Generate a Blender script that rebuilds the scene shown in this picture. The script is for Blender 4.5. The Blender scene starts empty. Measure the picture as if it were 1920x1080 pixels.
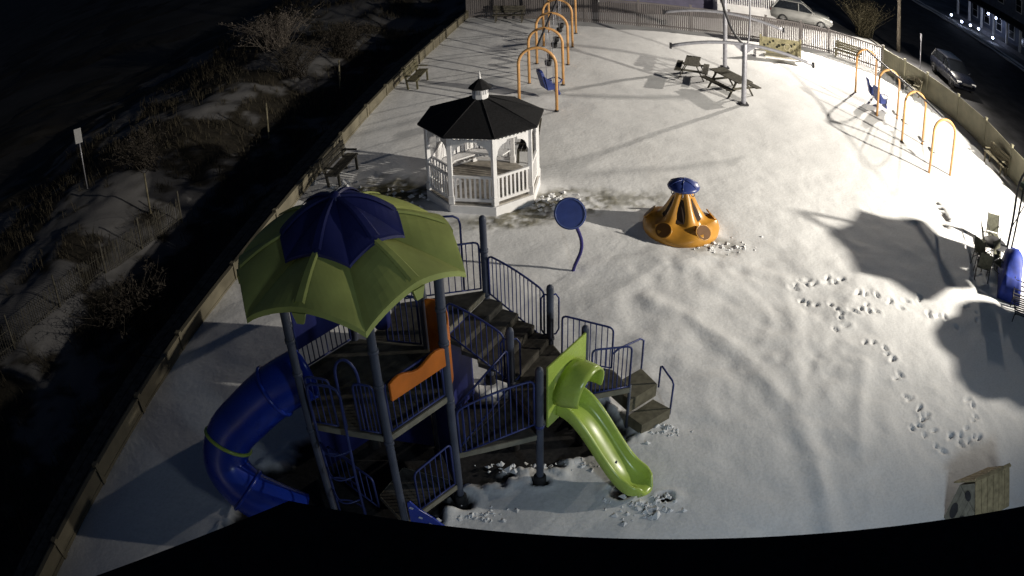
import bpy, math, random
import numpy as np
from mathutils import Vector, Matrix
R = math.radians
random.seed(7)
sc = bpy.context.scene
col = sc.collection

# ------------------------------------------------------------------ camera
CAM_H = 10.4
cd = bpy.data.cameras.new('camera'); cam = bpy.data.objects.new('camera', cd); col.objects.link(cam)
sc.camera = cam
PITCH, ROLL = .5672, .0332
u = Vector((-math.sin(ROLL)*math.cos(PITCH), math.cos(ROLL)*math.cos(PITCH), math.sin(PITCH)))
fw = Vector((0, 0, -1)); yy = (fw - fw.dot(u)*u).normalized(); xx = yy.cross(u)
cam.matrix_world = Matrix.Translation((0, 0, CAM_H)) @ Matrix((xx, yy, u)).to_4x4()
cd.type = 'PANO'
cd.clip_start = .05; cd.clip_end = 600
cd.sensor_width = 36; cd.sensor_height = 36
# a security camera's wide lens: theta = s + .5165 s^3, s = r / 1611 px of a 1920 px frame
S = 1920/36/1611.4
for tgt in (cd, getattr(cd, 'cycles', None)):
    try:
        tgt.panorama_type = 'FISHEYE_LENS_POLYNOMIAL'
        tgt.fisheye_fov = R(175)
        tgt.fisheye_polynomial_k0 = 0
        tgt.fisheye_polynomial_k1 = -S
        tgt.fisheye_polynomial_k2 = 0
        tgt.fisheye_polynomial_k3 = -.5165*S**3
        tgt.fisheye_polynomial_k4 = 0
    except Exception:
        pass

# ------------------------------------------------------------------ light
SUN_EL, SUN_ROT = R(9), R(205)
w = bpy.data.worlds.new('World'); sc.world = w; w.use_nodes = True
nt = w.node_tree; bg = nt.nodes['Background']
sky = nt.nodes.new('ShaderNodeTexSky'); sky.sky_type = 'NISHITA'; sky.sun_disc = False
sky.sun_elevation = SUN_EL; sky.sun_rotation = SUN_ROT
tint = nt.nodes.new('ShaderNodeMix'); tint.data_type = 'RGBA'; tint.blend_type = 'MULTIPLY'
tint.inputs[0].default_value = 1; tint.inputs[7].default_value = (.55, .72, 1.15, 1)
nt.links.new(sky.outputs[0], tint.inputs[6]); nt.links.new(tint.outputs[2], bg.inputs[0])
bg.inputs[1].default_value = .010
sl = bpy.data.lights.new('moon', 'SUN'); sl.energy = .012; sl.angle = R(.5); sl.color = (.8, .88, 1)
so = bpy.data.objects.new('moon', sl); col.objects.link(so)
so.rotation_euler = Vector((-math.sin(SUN_ROT)*math.cos(SUN_EL)*-1, math.cos(SUN_ROT)*math.cos(SUN_EL), math.sin(SUN_EL))).to_track_quat('Z', 'Y').to_euler()
sc.view_settings.view_transform = 'Standard'; sc.view_settings.look = 'None'
sc.view_settings.exposure = 0; sc.view_settings.gamma = 1
sc.cycles.max_bounces = 5; sc.cycles.diffuse_bounces = 3; sc.cycles.use_denoising = True
FLOOD = (24.0, 12.2, 8.0)      # floodlight on its pole, past the patio
STREET = (25.0, 41.8, 7.8)     # street light at the corner
WALLL = (4.6, .55, 6.0)        # cool wall light under the building's eave
FLOOD_W, STREET_W, WALL_W = 37500, 30000, 1250

# ------------------------------------------------------------------ materials
MATS = {}
def mat(name, c, rough=.7, var=.15, scale=6., bump=0., bscale=40., metal=0., spec=.3, c2=None, coat=0., emit=None):
    if name in MATS: return MATS[name]
    m = bpy.data.materials.new(name); m.use_nodes = True
    n = m.node_tree.nodes; l = m.node_tree.links; b = n['Principled BSDF']
    b.inputs['Roughness'].default_value = rough; b.inputs['Metallic'].default_value = metal
    b.inputs['Specular IOR Level'].default_value = spec; b.inputs['Coat Weight'].default_value = coat
    tc = n.new('ShaderNodeTexCoord')
    nz = n.new('ShaderNodeTexNoise'); nz.inputs['Scale'].default_value = scale; nz.inputs['Detail'].default_value = 5
    l.new(tc.outputs['Object'], nz.inputs['Vector'])
    cr = n.new('ShaderNodeValToRGB'); e = cr.color_ramp.elements
    if c2 is None: c2 = [x*(1-2*var) for x in c]; c1 = [min(1, x*(1+var)) for x in c]
    else: c1 = c
    e[0].position = .3; e[1].position = .7
    e[0].color = (*c2, 1); e[1].color = (*c1, 1)
    l.new(nz.outputs['Fac'], cr.inputs[0]); l.new(cr.outputs[0], b.inputs['Base Color'])
    rm = n.new('ShaderNodeMapRange'); rm.inputs[3].default_value = max(.02, rough-.1); rm.inputs[4].default_value = min(1, rough+.1)
    n2 = n.new('ShaderNodeTexNoise'); n2.inputs['Scale'].default_value = scale*2.7; l.new(tc.outputs['Object'], n2.inputs['Vector'])
    l.new(n2.outputs['Fac'], rm.inputs[0]); l.new(rm.outputs[0], b.inputs['Roughness'])
    if bump:
        n3 = n.new('ShaderNodeTexNoise'); n3.inputs['Scale'].default_value = bscale; n3.inputs['Detail'].default_value = 6
        l.new(tc.outputs['Object'], n3.inputs['Vector'])
        bp = n.new('ShaderNodeBump'); bp.inputs['Strength'].default_value = bump; bp.inputs['Distance'].default_value = .02
        l.new(n3.outputs['Fac'], bp.inputs['Height']); l.new(bp.outputs[0], b.inputs['Normal'])
    if emit:
        b.inputs['Emission Color'].default_value = (*emit[0], 1); b.inputs['Emission Strength'].default_value = emit[1]
    MATS[name] = m
    return m
M_POST = mat('powder_coated_slate_post', (.075, .085, .12), .45, .12, 3)
M_BLUE = mat('blue_powder_coat', (.034, .048, .17), .38, .12, 4)
M_TUBE = mat('blue_plastic', (.012, .04, .36), .3, .1, 2, spec=.5)
M_NAVY = mat('navy_plastic', (.026, .032, .15), .45, .12, 2)
M_LIME = mat('lime_plastic', (.42, .55, .10), .28, .08, 2, spec=.5)
M_ROOFG = mat('green_canopy_plastic', (.50, .56, .17), .5, .14, 1.5)
M_ORANGE = mat('orange_plastic', (.62, .17, .02), .4, .1, 3)
M_DECK = mat('coated_deck', (.075, .07, .06), .8, .25, 6, .3, 60)
M_TAN = mat('tan_coated_edge', (.20, .19, .15), .7, .15, 5)
M_YARCH = mat('yellow_orange_coat', (.60, .33, .13), .38, .1, 4)
M_STEEL = mat('galvanised_steel', (.36, .36, .40), .4, .12, 8, metal=.35)
M_DARK = mat('dark_steel', (.03, .03, .035), .5, .2, 6)
M_RUBBER = mat('black_rubber', (.02, .02, .022), .7, .2, 8)
M_SEAT = mat('blue_seat_plastic', (.03, .05, .2), .35, .12, 4, spec=.5)
M_YEL = mat('yellow_climber_plastic', (.52, .25, .035), .36, .12, 2, spec=.45)
M_WHITE = mat('white_vinyl', (.78, .77, .78), .5, .05, 3)
M_SHINGLE = mat('black_shingle', (.012, .012, .014), .9, .3, 20, .5, 60)
M_FENCE = mat('weathered_white_vinyl_fence', (.155, .14, .14), .65, .13, 1.3, .12, 30)
M_WALL = mat('beige_wall_panel', (.155, .138, .098), .75, .14, 1.5, .15, 25)
M_WOOD = mat('weathered_wood', (.17, .15, .10), .8, .25, 9, .35, 50)
M_WOODD = mat('dark_weathered_wood', (.085, .078, .062), .85, .3, 9, .35, 50)
M_PINE = mat('pine_board', (.36, .29, .18), .75, .2, 8, .25, 40)
M_BOARD = mat('brown_boardwalk', (.13, .105, .08), .85, .3, 5, .3, 30)
M_SIGNP = mat('tan_panel', (.30, .27, .16), .7, .2, 7)
M_ASPH = mat('wet_asphalt', (.03, .03, .034), .75, .35, .8, .3, 60)
M_SIDING = mat('lavender_grey_siding', (.17, .16, .24), .75, .1, 2)
M_GLASS = mat('dark_glass', (.012, .014, .018), .08, .1, 2, spec=.6)
M_CARW = mat('white_car_paint', (.20, .20, .195), .35, .06, 2, spec=.5, coat=.3)
M_CARD = mat('dark_blue_car_paint', (.010, .012, .022), .3, .1, 2, spec=.5, coat=.4)
M_RIM = mat('alloy_rim', (.35, .35, .37), .35, .1, 6, metal=.6)
M_HLAMP = mat('headlamp_glass', (.7, .7, .72), .1, .05, 6, spec=.8)
M_TWIG = mat('bare_twig', (.05, .042, .034), .9, .3, 9)
M_TWIGP = mat('pale_dry_stem', (.17, .145, .125), .9, .3, 9)
M_GRASS = mat('dry_dune_grass', (.055, .046, .03), .9, .35, 3)
M_UMB = mat('green_umbrella_cloth', (.04, .06, .045), .85, .15, 6)
M_UMBB = mat('royal_blue_cloth', (.016, .036, .25), .6, .2, 4)
M_PATIO = mat('dark_patio_metal', (.035, .035, .04), .5, .2, 6)
M_SLING = mat('olive_sling_cloth', (.09, .09, .065), .8, .2, 9)
M_LAMPB = mat('cool_white_lamp', (.8, .85, 1), .4, .02, 3, emit=((.62, .72, 1), 22))
M_LENS = mat('floodlight_lens', (.9, .88, .8), .3, .02, 3, emit=((1, .93, .8), 6))
M_HOUSE2 = mat('blue_grey_siding', (.14, .16, .22), .8, .12, 2)
M_SNOWC = mat('broken_snow', (.78, .78, .79), .9, .08, 7, .5, 60)

# ------------------------------------------------------------------ mesh helper
class MB:
    def __init__(s): s.v = []; s.f = []; s.sm = []
    def add(s, vs, fs, smooth=False):
        o = len(s.v); s.v += [tuple(map(float, p)) for p in vs]
        s.f += [tuple(i+o for i in f) for f in fs]; s.sm += [smooth]*len(fs); return s
    def box(s, c, d, rz=0, M=None):
        x, y, z = [k/2 for k in d]; P = [Vector((a*x, b*y, e*z)) for e in (-1, 1) for b in (-1, 1) for a in (-1, 1)]
        T = M if M is not None else Matrix.Translation(c) @ Matrix.Rotation(rz, 4, 'Z')
        return s.add([T @ p for p in P], [(0, 2, 3, 1), (4, 5, 7, 6), (0, 1, 5, 4), (1, 3, 7, 5), (3, 2, 6, 7), (2, 0, 4, 6)])
    def beam(s, a, b, wd, ht, up=(0, 0, 1)):
        a = Vector(a); b = Vector(b); d = (b-a); L = d.length; d.normalize()
        upv = Vector(up); sd = d.cross(upv)
        if sd.length < 1e-4: sd = d.cross(Vector((1, 0, 0)))
        sd.normalize(); uv = sd.cross(d)
        T = Matrix((d, sd, uv)).transposed().to_4x4(); T.translation = (a+b)/2
        return s.box(None, (L, wd, ht), M=T)
    def tube(s, pts, r, n=8, cap=True, closed=False):
        pts = [Vector(p) for p in pts]; k = len(pts); rr = r if isinstance(r, (list, tuple)) else [r]*k
        vs = []; prev = None
        for i, p in enumerate(pts):
            if closed: t = pts[(i+1) % k]-pts[i-1]
            else: t = pts[min(i+1, k-1)]-pts[max(i-1, 0)]
            t.normalize()
            if prev is None:
                a = Vector((0, 0, 1)) if abs(t.z) < .9 else Vector((1, 0, 0)); a = (a-t*a.dot(t)).normalized()
            else: a = (prev-t*prev.dot(t)).normalized()
            prev = a; b = t.cross(a)
            vs += [p+rr[i]*(math.cos(q)*a+math.sin(q)*b) for q in [2*math.pi*j/n for j in range(n)]]
        fs = []
        for i in range(k if closed else k-1):
            i2 = (i+1) % k
            for j in range(n):
                j2 = (j+1) % n; fs.append((i*n+j, i*n+j2, i2*n+j2, i2*n+j))
        s.add(vs, fs, True)
        if cap and not closed:
            o = len(s.v)-len(vs)
            s.f += [tuple(o+j for j in reversed(range(n))), tuple(o+(k-1)*n+j for j in range(n))]; s.sm += [False, False]
        return s
    def lathe(s, prof, n=24, c=(0, 0, 0), smooth=True, a0=0., fr=None, a1=2*math.pi):
        # prof: (r, z); fr(angle)->radius factor
        full = abs(a1-2*math.pi) < 1e-6; k = n if full else n+1
        vs = []
        for r, z in prof:
            for j in range(k):
                a = a0+a1*j/n; q = r*(fr(a, z) if fr else 1); vs.append((c[0]+q*math.cos(a), c[1]+q*math.sin(a), c[2]+z))
        fs = []
        for i in range(len(prof)-1):
            for j in range(n):
                j2 = (j+1) % k if full else j+1
                fs.append((i*k+j, i*k+j2, (i+1)*k+j2, (i+1)*k+j))
        return s.add(vs, fs, smooth)
    def prism(s, poly, z0, z1):
        n = len(poly); ar = sum(poly[i][0]*poly[(i+1) % n][1]-poly[(i+1) % n][0]*poly[i][1] for i in range(n))
        if ar < 0: poly = poly[::-1]
        vs = [(x, y, z0) for x, y in poly]+[(x, y, z1) for x, y in poly]
        fs = [tuple(reversed(range(n))), tuple(range(n, 2*n))]+[(i, (i+1) % n, n+(i+1) % n, n+i) for i in range(n)]
        return s.add(vs, fs)
    def slab(s, top, off):
        # closed solid from a 3-D polygon pushed by off
        n = len(top); off = Vector(off); a = [Vector(p) for p in top]; b = [p+off for p in a]
        return s.add(a+b, [tuple(range(n)), tuple(reversed(range(n, 2*n)))]+[(i, n+i, n+(i+1) % n, (i+1) % n) for i in range(n)])
    def mesh(s, name):
        me = bpy.data.meshes.new(name); me.from_pydata(s.v, [], s.f)
        me.polygons.foreach_set('use_smooth', s.sm); me.update(); return me
    def build(s, name, m, parent=None, loc=None, bevel=0, solid=0):
        return link(name, s.mesh(name), m, parent, loc, bevel, solid)
def link(name, me, m, parent=None, loc=None, bevel=0, solid=0):
    if m is not None and not me.materials: me.materials.append(m)
    o = bpy.data.objects.new(name, me); col.objects.link(o)
    if parent is not None: o.parent = parent
    if loc is not None: o.location = loc
    if solid:
        md = o.modifiers.new('thick', 'SOLIDIFY'); md.thickness = solid; md.offset = 0
    if bevel:
        md = o.modifiers.new('bevel', 'BEVEL'); md.width = bevel; md.segments = 2; md.limit_method = 'ANGLE'; md.angle_limit = R(40)
    return o
def tag(o, label, cat, group=None):
    o['label'] = label; o['category'] = cat
    if group: o['group'] = group
    return o
def thing(name, label, cat, loc=(0, 0, 0), rz=0, group=None):
    o = bpy.data.objects.new(name, None); col.objects.link(o); o.location = loc; o.rotation_euler = (0, 0, rz)
    o.empty_display_size = .3
    return tag(o, label, cat, group)
def struct(o): o['kind'] = 'structure'; return o
def copy_tree(o, parent=None):
    c = o.copy(); col.objects.link(c)
    if parent is not None: c.parent = parent
    for ch in list(o.children): copy_tree(ch, c)
    return c
def V2(a, b, t): return (a[0]+(b[0]-a[0])*t, a[1]+(b[1]-a[1])*t)
def arc(c, r, a0, a1, n, ax=(1, 0, 0), ay=(0, 0, 1)):
    c = Vector(c); ax = Vector(ax); ay = Vector(ay)
    return [c+r*(math.cos(a0+(a1-a0)*i/n)*ax+math.sin(a0+(a1-a0)*i/n)*ay) for i in range(n+1)]

# ------------------------------------------------------------------ noise (numpy value noise)
rng = np.random.default_rng(5)
TAB = rng.random((256, 256))
def vnoise(x, y):
    xi = np.floor(x).astype(int); yi = np.floor(y).astype(int); fx = x-xi; fy = y-yi
    fx = fx*fx*fx*(fx*(fx*6-15)+10); fy = fy*fy*fy*(fy*(fy*6-15)+10)
    g = lambda a, b: TAB[a & 255, b & 255]
    return (g(xi, yi)*(1-fx)+g(xi+1, yi)*fx)*(1-fy)+(g(xi, yi+1)*(1-fx)+g(xi+1, yi+1)*fx)*fy-.5
def fbm(x, y, o=4):
    t = 0; a = 1
    for i in range(o): t = t+a*vnoise(x*2**i+17*i, y*2**i+31*i); a *= .5
    return t
def seg_dist(x, y, P):
    d = np.full(x.shape, 1e9)
    for (ax, ay), (bx, by) in zip(P[:-1], P[1:]):
        L = (bx-ax)**2+(by-ay)**2+1e-9; t = np.clip(((x-ax)*(bx-ax)+(y-ay)*(by-ay))/L, 0, 1)
        d = np.minimum(d, np.hypot(x-ax-t*(bx-ax), y-ay-t*(by-ay)))
    return d
def in_poly(x, y, P):
    c = np.zeros(x.shape, bool)
    for (ax, ay), (bx, by) in zip(P, P[1:]+P[:1]):
        k = ((ay > y) != (by > y)) & (x < (bx-ax)*(y-ay)/((by-ay)+1e-12)+ax); c ^= k
    return c
def poly_sd(x, y, P):
    d = seg_dist(x, y, P+P[:1]); return np.where(in_poly(x, y, P), -d, d)
def sstep(a, b, v):
    t = np.clip((v-a)/(b-a), 0, 1); return t*t*(3-2*t)

# ------------------------------------------------------------------ layout data (metres)
LEFT = [(-1.9, 43.3), (-3.75, 34.9), (-5.04, 28.14), (-5.97, 22.8), (-7.05, 17.15), (-7.72, 14.1), (-8.93, 7.1), (-9.5, 3.9)]
BACK = [(-1.9, 43.3), (4.3, 41.95), (9.8, 40.75), (16.1, 39.8), (17.7, 39.2), (20.45, 37.0)]
RIGHT = [(20.45, 37.0), (21.4, 33.0), (21.75, 30.0), (21.7, 27.0), (21.25, 23.9), (21.0, 21.0), (20.9, 12.0)]
HEXC = (-2.23, 9.99)
def hexv(k, r=1.27): a = R(-72+60*k); return (HEXC[0]+r*math.cos(a), HEXC[1]+r*math.sin(a))
B_, C_, P_, Q_, S_, A_ = [hexv(k) for k in range(6)]
PD, P3, P2, P4, P1, P5 = (.37, 10.15), (1.16, 11.20), (.65, 12.36), (-.06, 11.13), (-.47, 13.03), (-1.17, 11.80)
GZ = (-.68, 21.45)
MG = (4.46, 18.95)
# ------------------------------------------------------------------ snow ground
def axis(segs):
    out = []
    for a, b, st in segs: out += list(np.arange(a, b, st))
    return np.array(out)
xs = axis([(-10.4, -4, .09), (-4, 3, .06), (3, 13.5, .055), (13.5, 23.4, .12)])
ys = axis([(3.2, 13, .055), (13, 22, .065), (22, 30, .10), (30, 44.6, .14)])
X, Y = np.meshgrid(xs, ys)
T1 = [(2.97, 15.70), (3.94, 14.78), (4.83, 13.13), (5.46, 11.62), (5.64, 9.97), (5.55, 8.94), (5.48, 7.96)]
T2 = [(6.72, 16.40), (6.42, 14.56), (5.99, 12.80), (5.72, 11.41)]
T3 = [(7.79, 12.74), (7.16, 11.33), (6.78, 10.21)]
FP = [(6.80, 15.96), (7.19, 16.16), (7.60, 16.26), (7.98, 16.24), (8.43, 16.15), (6.86, 15.37), (7.19, 15.27), (7.56, 15.08), (7.97, 14.57), (8.45, 14.90), (8.84, 15.54), (9.13, 15.35), (9.51, 15.15), (10.15, 14.98), (10.83, 15.23), (8.07, 13.34), (8.54, 13.09), (8.63, 12.74), (8.62, 12.17), (8.70, 11.43), (8.71, 10.91), (8.86, 10.70), (8.59, 10.34), (8.75, 10.18), (8.79, 9.63), (9.19, 9.74), (9.69, 9.66), (10.05, 9.87), (10.14, 9.59), (10.21, 10.28), (10.56, 10.89), (10.76, 14.35), (11.07, 14.38), (11.27, 14.02), (12.30, 14.56), (12.46, 14.18), (7.74, 14.04), (9.45, 9.68), (8.63, 10.62), (8.75, 14.93), (8.24, 14.75)]
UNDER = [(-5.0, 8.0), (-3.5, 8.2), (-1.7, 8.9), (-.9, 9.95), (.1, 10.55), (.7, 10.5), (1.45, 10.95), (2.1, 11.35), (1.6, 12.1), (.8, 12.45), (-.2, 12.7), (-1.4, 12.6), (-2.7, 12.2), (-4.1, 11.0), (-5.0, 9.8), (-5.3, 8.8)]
def snow_height(X, Y):
    wx = X+.5*fbm(X*.35, Y*.35, 2); wy = Y+.5*fbm(X*.35+9, Y*.35+4, 2)
    z = .085*fbm(wx*.30, wy*.30, 3)
    lump = sstep(15, 2, np.hypot(X-5.5, Y-15.5))
    z += .011*fbm(wx*.9+.35*wy+3, wy*1.25-.5*wx+8, 3)+.070*sstep(6.5, 1.0, np.hypot((X-5.0)*.9, Y-15.0))*fbm(wx*1.45+3, wy*1.35+8, 2)+.02*sstep(13, 4, np.hypot(X-8, Y-15))*fbm(wx*2.0, wy*1.8+3, 2)
    z += .006*fbm(X*3.4, Y*3.0+5, 3)
    z += .016*fbm(X*.55+.35*Y, Y*1.7+.9*X+40, 2)*sstep(18, 24, Y)     # wind ripples far out
    z += -.035*np.maximum(0, vnoise(wx*1.9+60, wy*1.7+20)-.12)*sstep(2, 4, X)*sstep(25, 19, Y)
    wob = .12*fbm(X*1.3, Y*1.3, 2)
    for T, hgt, wd in ((T1, .042, .23), (T2, .024, .20), (T3, .03, .18)):
        d = seg_dist(X, Y, T)+wob*.6
        z += hgt*np.exp(-(d/wd)**2)-hgt*.22*np.exp(-((d-.42)/.2)**2)
    r2 = np.random.default_rng(11)
    for (fx, fy) in FP:
        for q in range(2):
            a = r2.uniform(0, 6.28); px = fx+r2.normal(0, .13); py = fy+r2.normal(0, .11); la, lb = r2.uniform(.09, .15), r2.uniform(.05, .075)
            m = (np.abs(X-px) < .6) & (np.abs(Y-py) < .6)
            dx = (X[m]-px)*math.cos(a)+(Y[m]-py)*math.sin(a); dy = -(X[m]-px)*math.sin(a)+(Y[m]-py)*math.cos(a)
            e = np.sqrt((dx/la)**2+(dy/lb)**2)
            z[m] += -.05*np.exp(-(e/1.0)**4)+.014*np.exp(-((e-1.5)/.4)**2)
    return z
Z = snow_height(X, Y)
bare = np.zeros(X.shape)
nz1 = fbm(X*1.9, Y*1.9, 4); nz2 = fbm(X*6, Y*6, 3)
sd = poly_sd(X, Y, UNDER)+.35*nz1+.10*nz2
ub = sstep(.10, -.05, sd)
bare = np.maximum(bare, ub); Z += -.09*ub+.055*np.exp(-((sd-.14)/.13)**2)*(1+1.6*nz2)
for (px, py, rr) in ((C_[0]-.02, C_[1]-.05, .30), (PD[0], PD[1]-.02, .17), (1.75, 9.75, .26), (2.5, 9.5, .14)):
    d = np.hypot(X-px, (Y-py)*1.25)+.10*nz1+.05*nz2
    k = sstep(rr, rr*.72, d); bare = np.maximum(bare, k); Z += -.10*k+.03*np.exp(-((d-rr*1.25)/.09)**2)
# thin, trodden snow with grass showing: round the gazebo and the climber
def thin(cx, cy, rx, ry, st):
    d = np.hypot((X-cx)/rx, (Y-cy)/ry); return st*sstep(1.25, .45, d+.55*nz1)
gz = np.maximum.reduce([thin(.9, 20.2, 1.5, .8, .95), thin(-.2, 19.55, 1.5, .5, .85), thin(1.9, 20.8, 2.0, .8, .8), thin(-3.3, 21.5, 1.9, 1.5, 1.0), thin(3.4, 20.7, 1.5, .6, .6), thin(5.15, 18.0, .9, .5, .55)])  # patch left of the gazebo also paints its cast shadow darker
turf_shade = gz*sstep(-.30, .32, nz1*.8+nz2*.75+.25*gz)
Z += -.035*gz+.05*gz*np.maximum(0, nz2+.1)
dirt = np.zeros(X.shape)
for (px, py) in ((14.78, 20.88), (14.71, 20.49), (14.59, 20.02), (14.58, 19.72), (14.19, 19.26), (14.66, 20.2)):
    d = np.hypot(X-px, (Y-py)*.9)+.12*nz2; k = sstep(.17, .10, d); dirt = np.maximum(dirt, k); Z += -.05*k
bare = np.maximum(bare, dirt)
def clipped(X, Y, poly):
    return in_poly(X, Y, poly)
snow_poly = [(x-.10, y) for x, y in LEFT[::-1]]+[(-1.7, 44.8), (23.5, 44.8), (23.5, 3)]
ny, nx = X.shape
inside = clipped(X, Y, snow_poly)
idx = np.arange(nx*ny).reshape(ny, nx)
quad = np.stack([idx[:-1, :-1], idx[:-1, 1:], idx[1:, 1:], idx[1:, :-1]], -1)
keep = inside[:-1, :-1] & inside[:-1, 1:] & inside[1:, 1:] & inside[1:, :-1]
quad = quad[keep]
used = np.zeros(nx*ny, bool); used[quad.ravel()] = True; new = np.cumsum(used)-1
def grid_mesh(name, P, Fq, attrs):
    me = bpy.data.meshes.new(name); me.vertices.add(len(P)); me.vertices.foreach_set('co', P.astype(np.float32).ravel())
    me.loops.add(Fq.size); me.loops.foreach_set('vertex_index', Fq.astype(np.int32).ravel())
    me.polygons.add(len(Fq)); me.polygons.foreach_set('loop_start', np.arange(0, Fq.size, 4, dtype=np.int32))
    me.update(calc_edges=True); me.polygons.foreach_set('use_smooth', np.ones(len(Fq), bool))
    for k, a in attrs.items():
        at = me.attributes.new(k, 'FLOAT', 'POINT'); at.data.foreach_set('value', a.astype(np.float32))
    me.validate(); return me
def snow_mat(name, ground, ground2, snow=(.74, .74, .75)):
    m = bpy.data.materials.new(name); m.use_nodes = True; n = m.node_tree.nodes; l = m.node_tree.links; b = n['Principled BSDF']
    b.inputs['Roughness'].default_value = .85; b.inputs['Specular IOR Level'].default_value = .15
    tc = n.new('ShaderNodeTexCoord')
    def noise(s, d=5):
        q = n.new('ShaderNodeTexNoise'); q.inputs['Scale'].default_value = s; q.inputs['Detail'].default_value = d; l.new(tc.outputs['Object'], q.inputs['Vector']); return q
    def ramp(src, a, b_, p0=.35, p1=.65):
        r = n.new('ShaderNodeValToRGB'); r.color_ramp.elements[0].position = p0; r.color_ramp.elements[1].position = p1
        r.color_ramp.elements[0].color = (*a, 1); r.color_ramp.elements[1].color = (*b_, 1); l.new(src, r.inputs[0]); return r
    def mix(f, a, b_):
        q = n.new('ShaderNodeMix'); q.data_type = 'RGBA'; l.new(f, q.inputs[0]); l.new(a, q.inputs[6]); l.new(b_, q.inputs[7]); return q.outputs[2]
    def attr(k):
        a = n.new('ShaderNodeAttribute'); a.attribute_name = k; return a.outputs['Fac']
    sn = ramp(noise(.9, 6).outputs['Fac'], [x*.95 for x in snow], snow)
    fine = ramp(noise(18, 4).outputs['Fac'], (.90, .90, .89), (1, 1, 1), .3, .6)
    q = n.new('ShaderNodeMix'); q.data_type = 'RGBA'; q.blend_type = 'MULTIPLY'; q.inputs[0].default_value = 1
    l.new(sn.outputs[0], q.inputs[6]); l.new(fine.outputs[0], q.inputs[7])
    gr = ramp(noise(14).outputs['Fac'], ground, ground2)
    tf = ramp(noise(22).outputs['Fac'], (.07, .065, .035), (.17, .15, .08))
    c = mix(attr('turf_shade'), q.outputs[2], tf.outputs[0]); c = mix(attr('bare'), c, gr.outputs[0])
    l.new(c, b.inputs['Base Color'])
    add = n.new('ShaderNodeMath'); add.operation = 'ADD'
    n1 = noise(9, 6); n2 = noise(60, 3); l.new(n1.outputs['Fac'], add.inputs[0])
    ml = n.new('ShaderNodeMath'); ml.operation = 'MULTIPLY'; ml.inputs[1].default_value = .25; l.new(n2.outputs['Fac'], ml.inputs[0]); l.new(ml.outputs[0], add.inputs[1])
    bp = n.new('ShaderNodeBump'); bp.inputs['Strength'].default_value = .45; bp.inputs['Distance'].default_value = .02
    l.new(add.outputs[0], bp.inputs['Height']); l.new(bp.outputs[0], b.inputs['Normal'])
    return m
M_SNOW = snow_mat('snow_over_play_surface', (.016, .016, .017), (.03, .028, .028))
P = np.stack([X.ravel(), Y.ravel(), Z.ravel()], -1)[used]
me = grid_mesh('snow_ground', P, new[quad], {'bare': bare.ravel()[used], 'turf_shade': turf_shade.ravel()[used]})
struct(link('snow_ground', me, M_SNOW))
def zs(x, y):
    return float(snow_height(np.array([[x]]), np.array([[y]]))[0, 0])

# lower base ground to the horizon, dunes beside the wall, the street
b = MB(); b.add([(-500, -200, -1.6), (500, -200, -1.6), (500, 600, -1.6), (-500, 600, -1.6)], [(0, 1, 2, 3)])
struct(b.build('ground', mat('dark_sand', (.05, .045, .04), .95, .3, .2)))
dx = np.concatenate([np.arange(-70, -24, 1.0), np.arange(-24, -1, .2)]); dy = np.concatenate([np.arange(2, 48, .2), np.arange(48, 120, 1.5)])
X2, Y2 = np.meshgrid(dx, dy)
lp = np.array(LEFT[::-1]); wallx = np.interp(Y2, lp[:, 1], lp[:, 0]); wallx = np.where(Y2 > 43.3, -1.9+(Y2-43.3)*.2, wallx)
off = wallx-X2
Z2 = -.62-.45*sstep(1.3, 3.0, off)+1.0*sstep(3.5, 9, off)*(1+.6*fbm(X2*.15, Y2*.15, 2))-1.6*sstep(11, 26, off)
Z2 += .28*fbm(X2*.5, Y2*.5, 4)*sstep(2, 5, off)+.05*fbm(X2*2, Y2*2, 2)
gn = fbm(X2*.42+50, Y2*.42, 5)+.45*fbm(X2*2.3, Y2*2.3, 3)
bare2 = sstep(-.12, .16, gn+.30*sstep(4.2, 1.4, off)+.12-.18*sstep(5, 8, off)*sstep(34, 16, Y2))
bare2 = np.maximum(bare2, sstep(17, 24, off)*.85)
okd = off > 0.05
i2 = np.arange(X2.size).reshape(X2.shape); q2 = np.stack([i2[:-1, :-1], i2[:-1, 1:], i2[1:, 1:], i2[1:, :-1]], -1)
k2 = okd[:-1, :-1] & okd[:-1, 1:] & okd[1:, 1:] & okd[1:, :-1]; q2 = q2[k2]
u2 = np.zeros(X2.size, bool); u2[q2.ravel()] = True; n2_ = np.cumsum(u2)-1
me = grid_mesh('dune_terrain', np.stack([X2.ravel(), Y2.ravel(), Z2.ravel()], -1)[u2], n2_[q2], {'bare': bare2.ravel()[u2], 'turf_shade': np.zeros(u2.sum())})
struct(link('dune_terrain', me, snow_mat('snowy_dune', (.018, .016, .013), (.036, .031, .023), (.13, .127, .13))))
def zd(x, y):
    i = int(np.clip(np.searchsorted(dy, y), 0, len(dy)-1)); j = int(np.clip(np.searchsorted(dx, x), 0, len(dx)-1)); return float(Z2[i, j])

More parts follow.
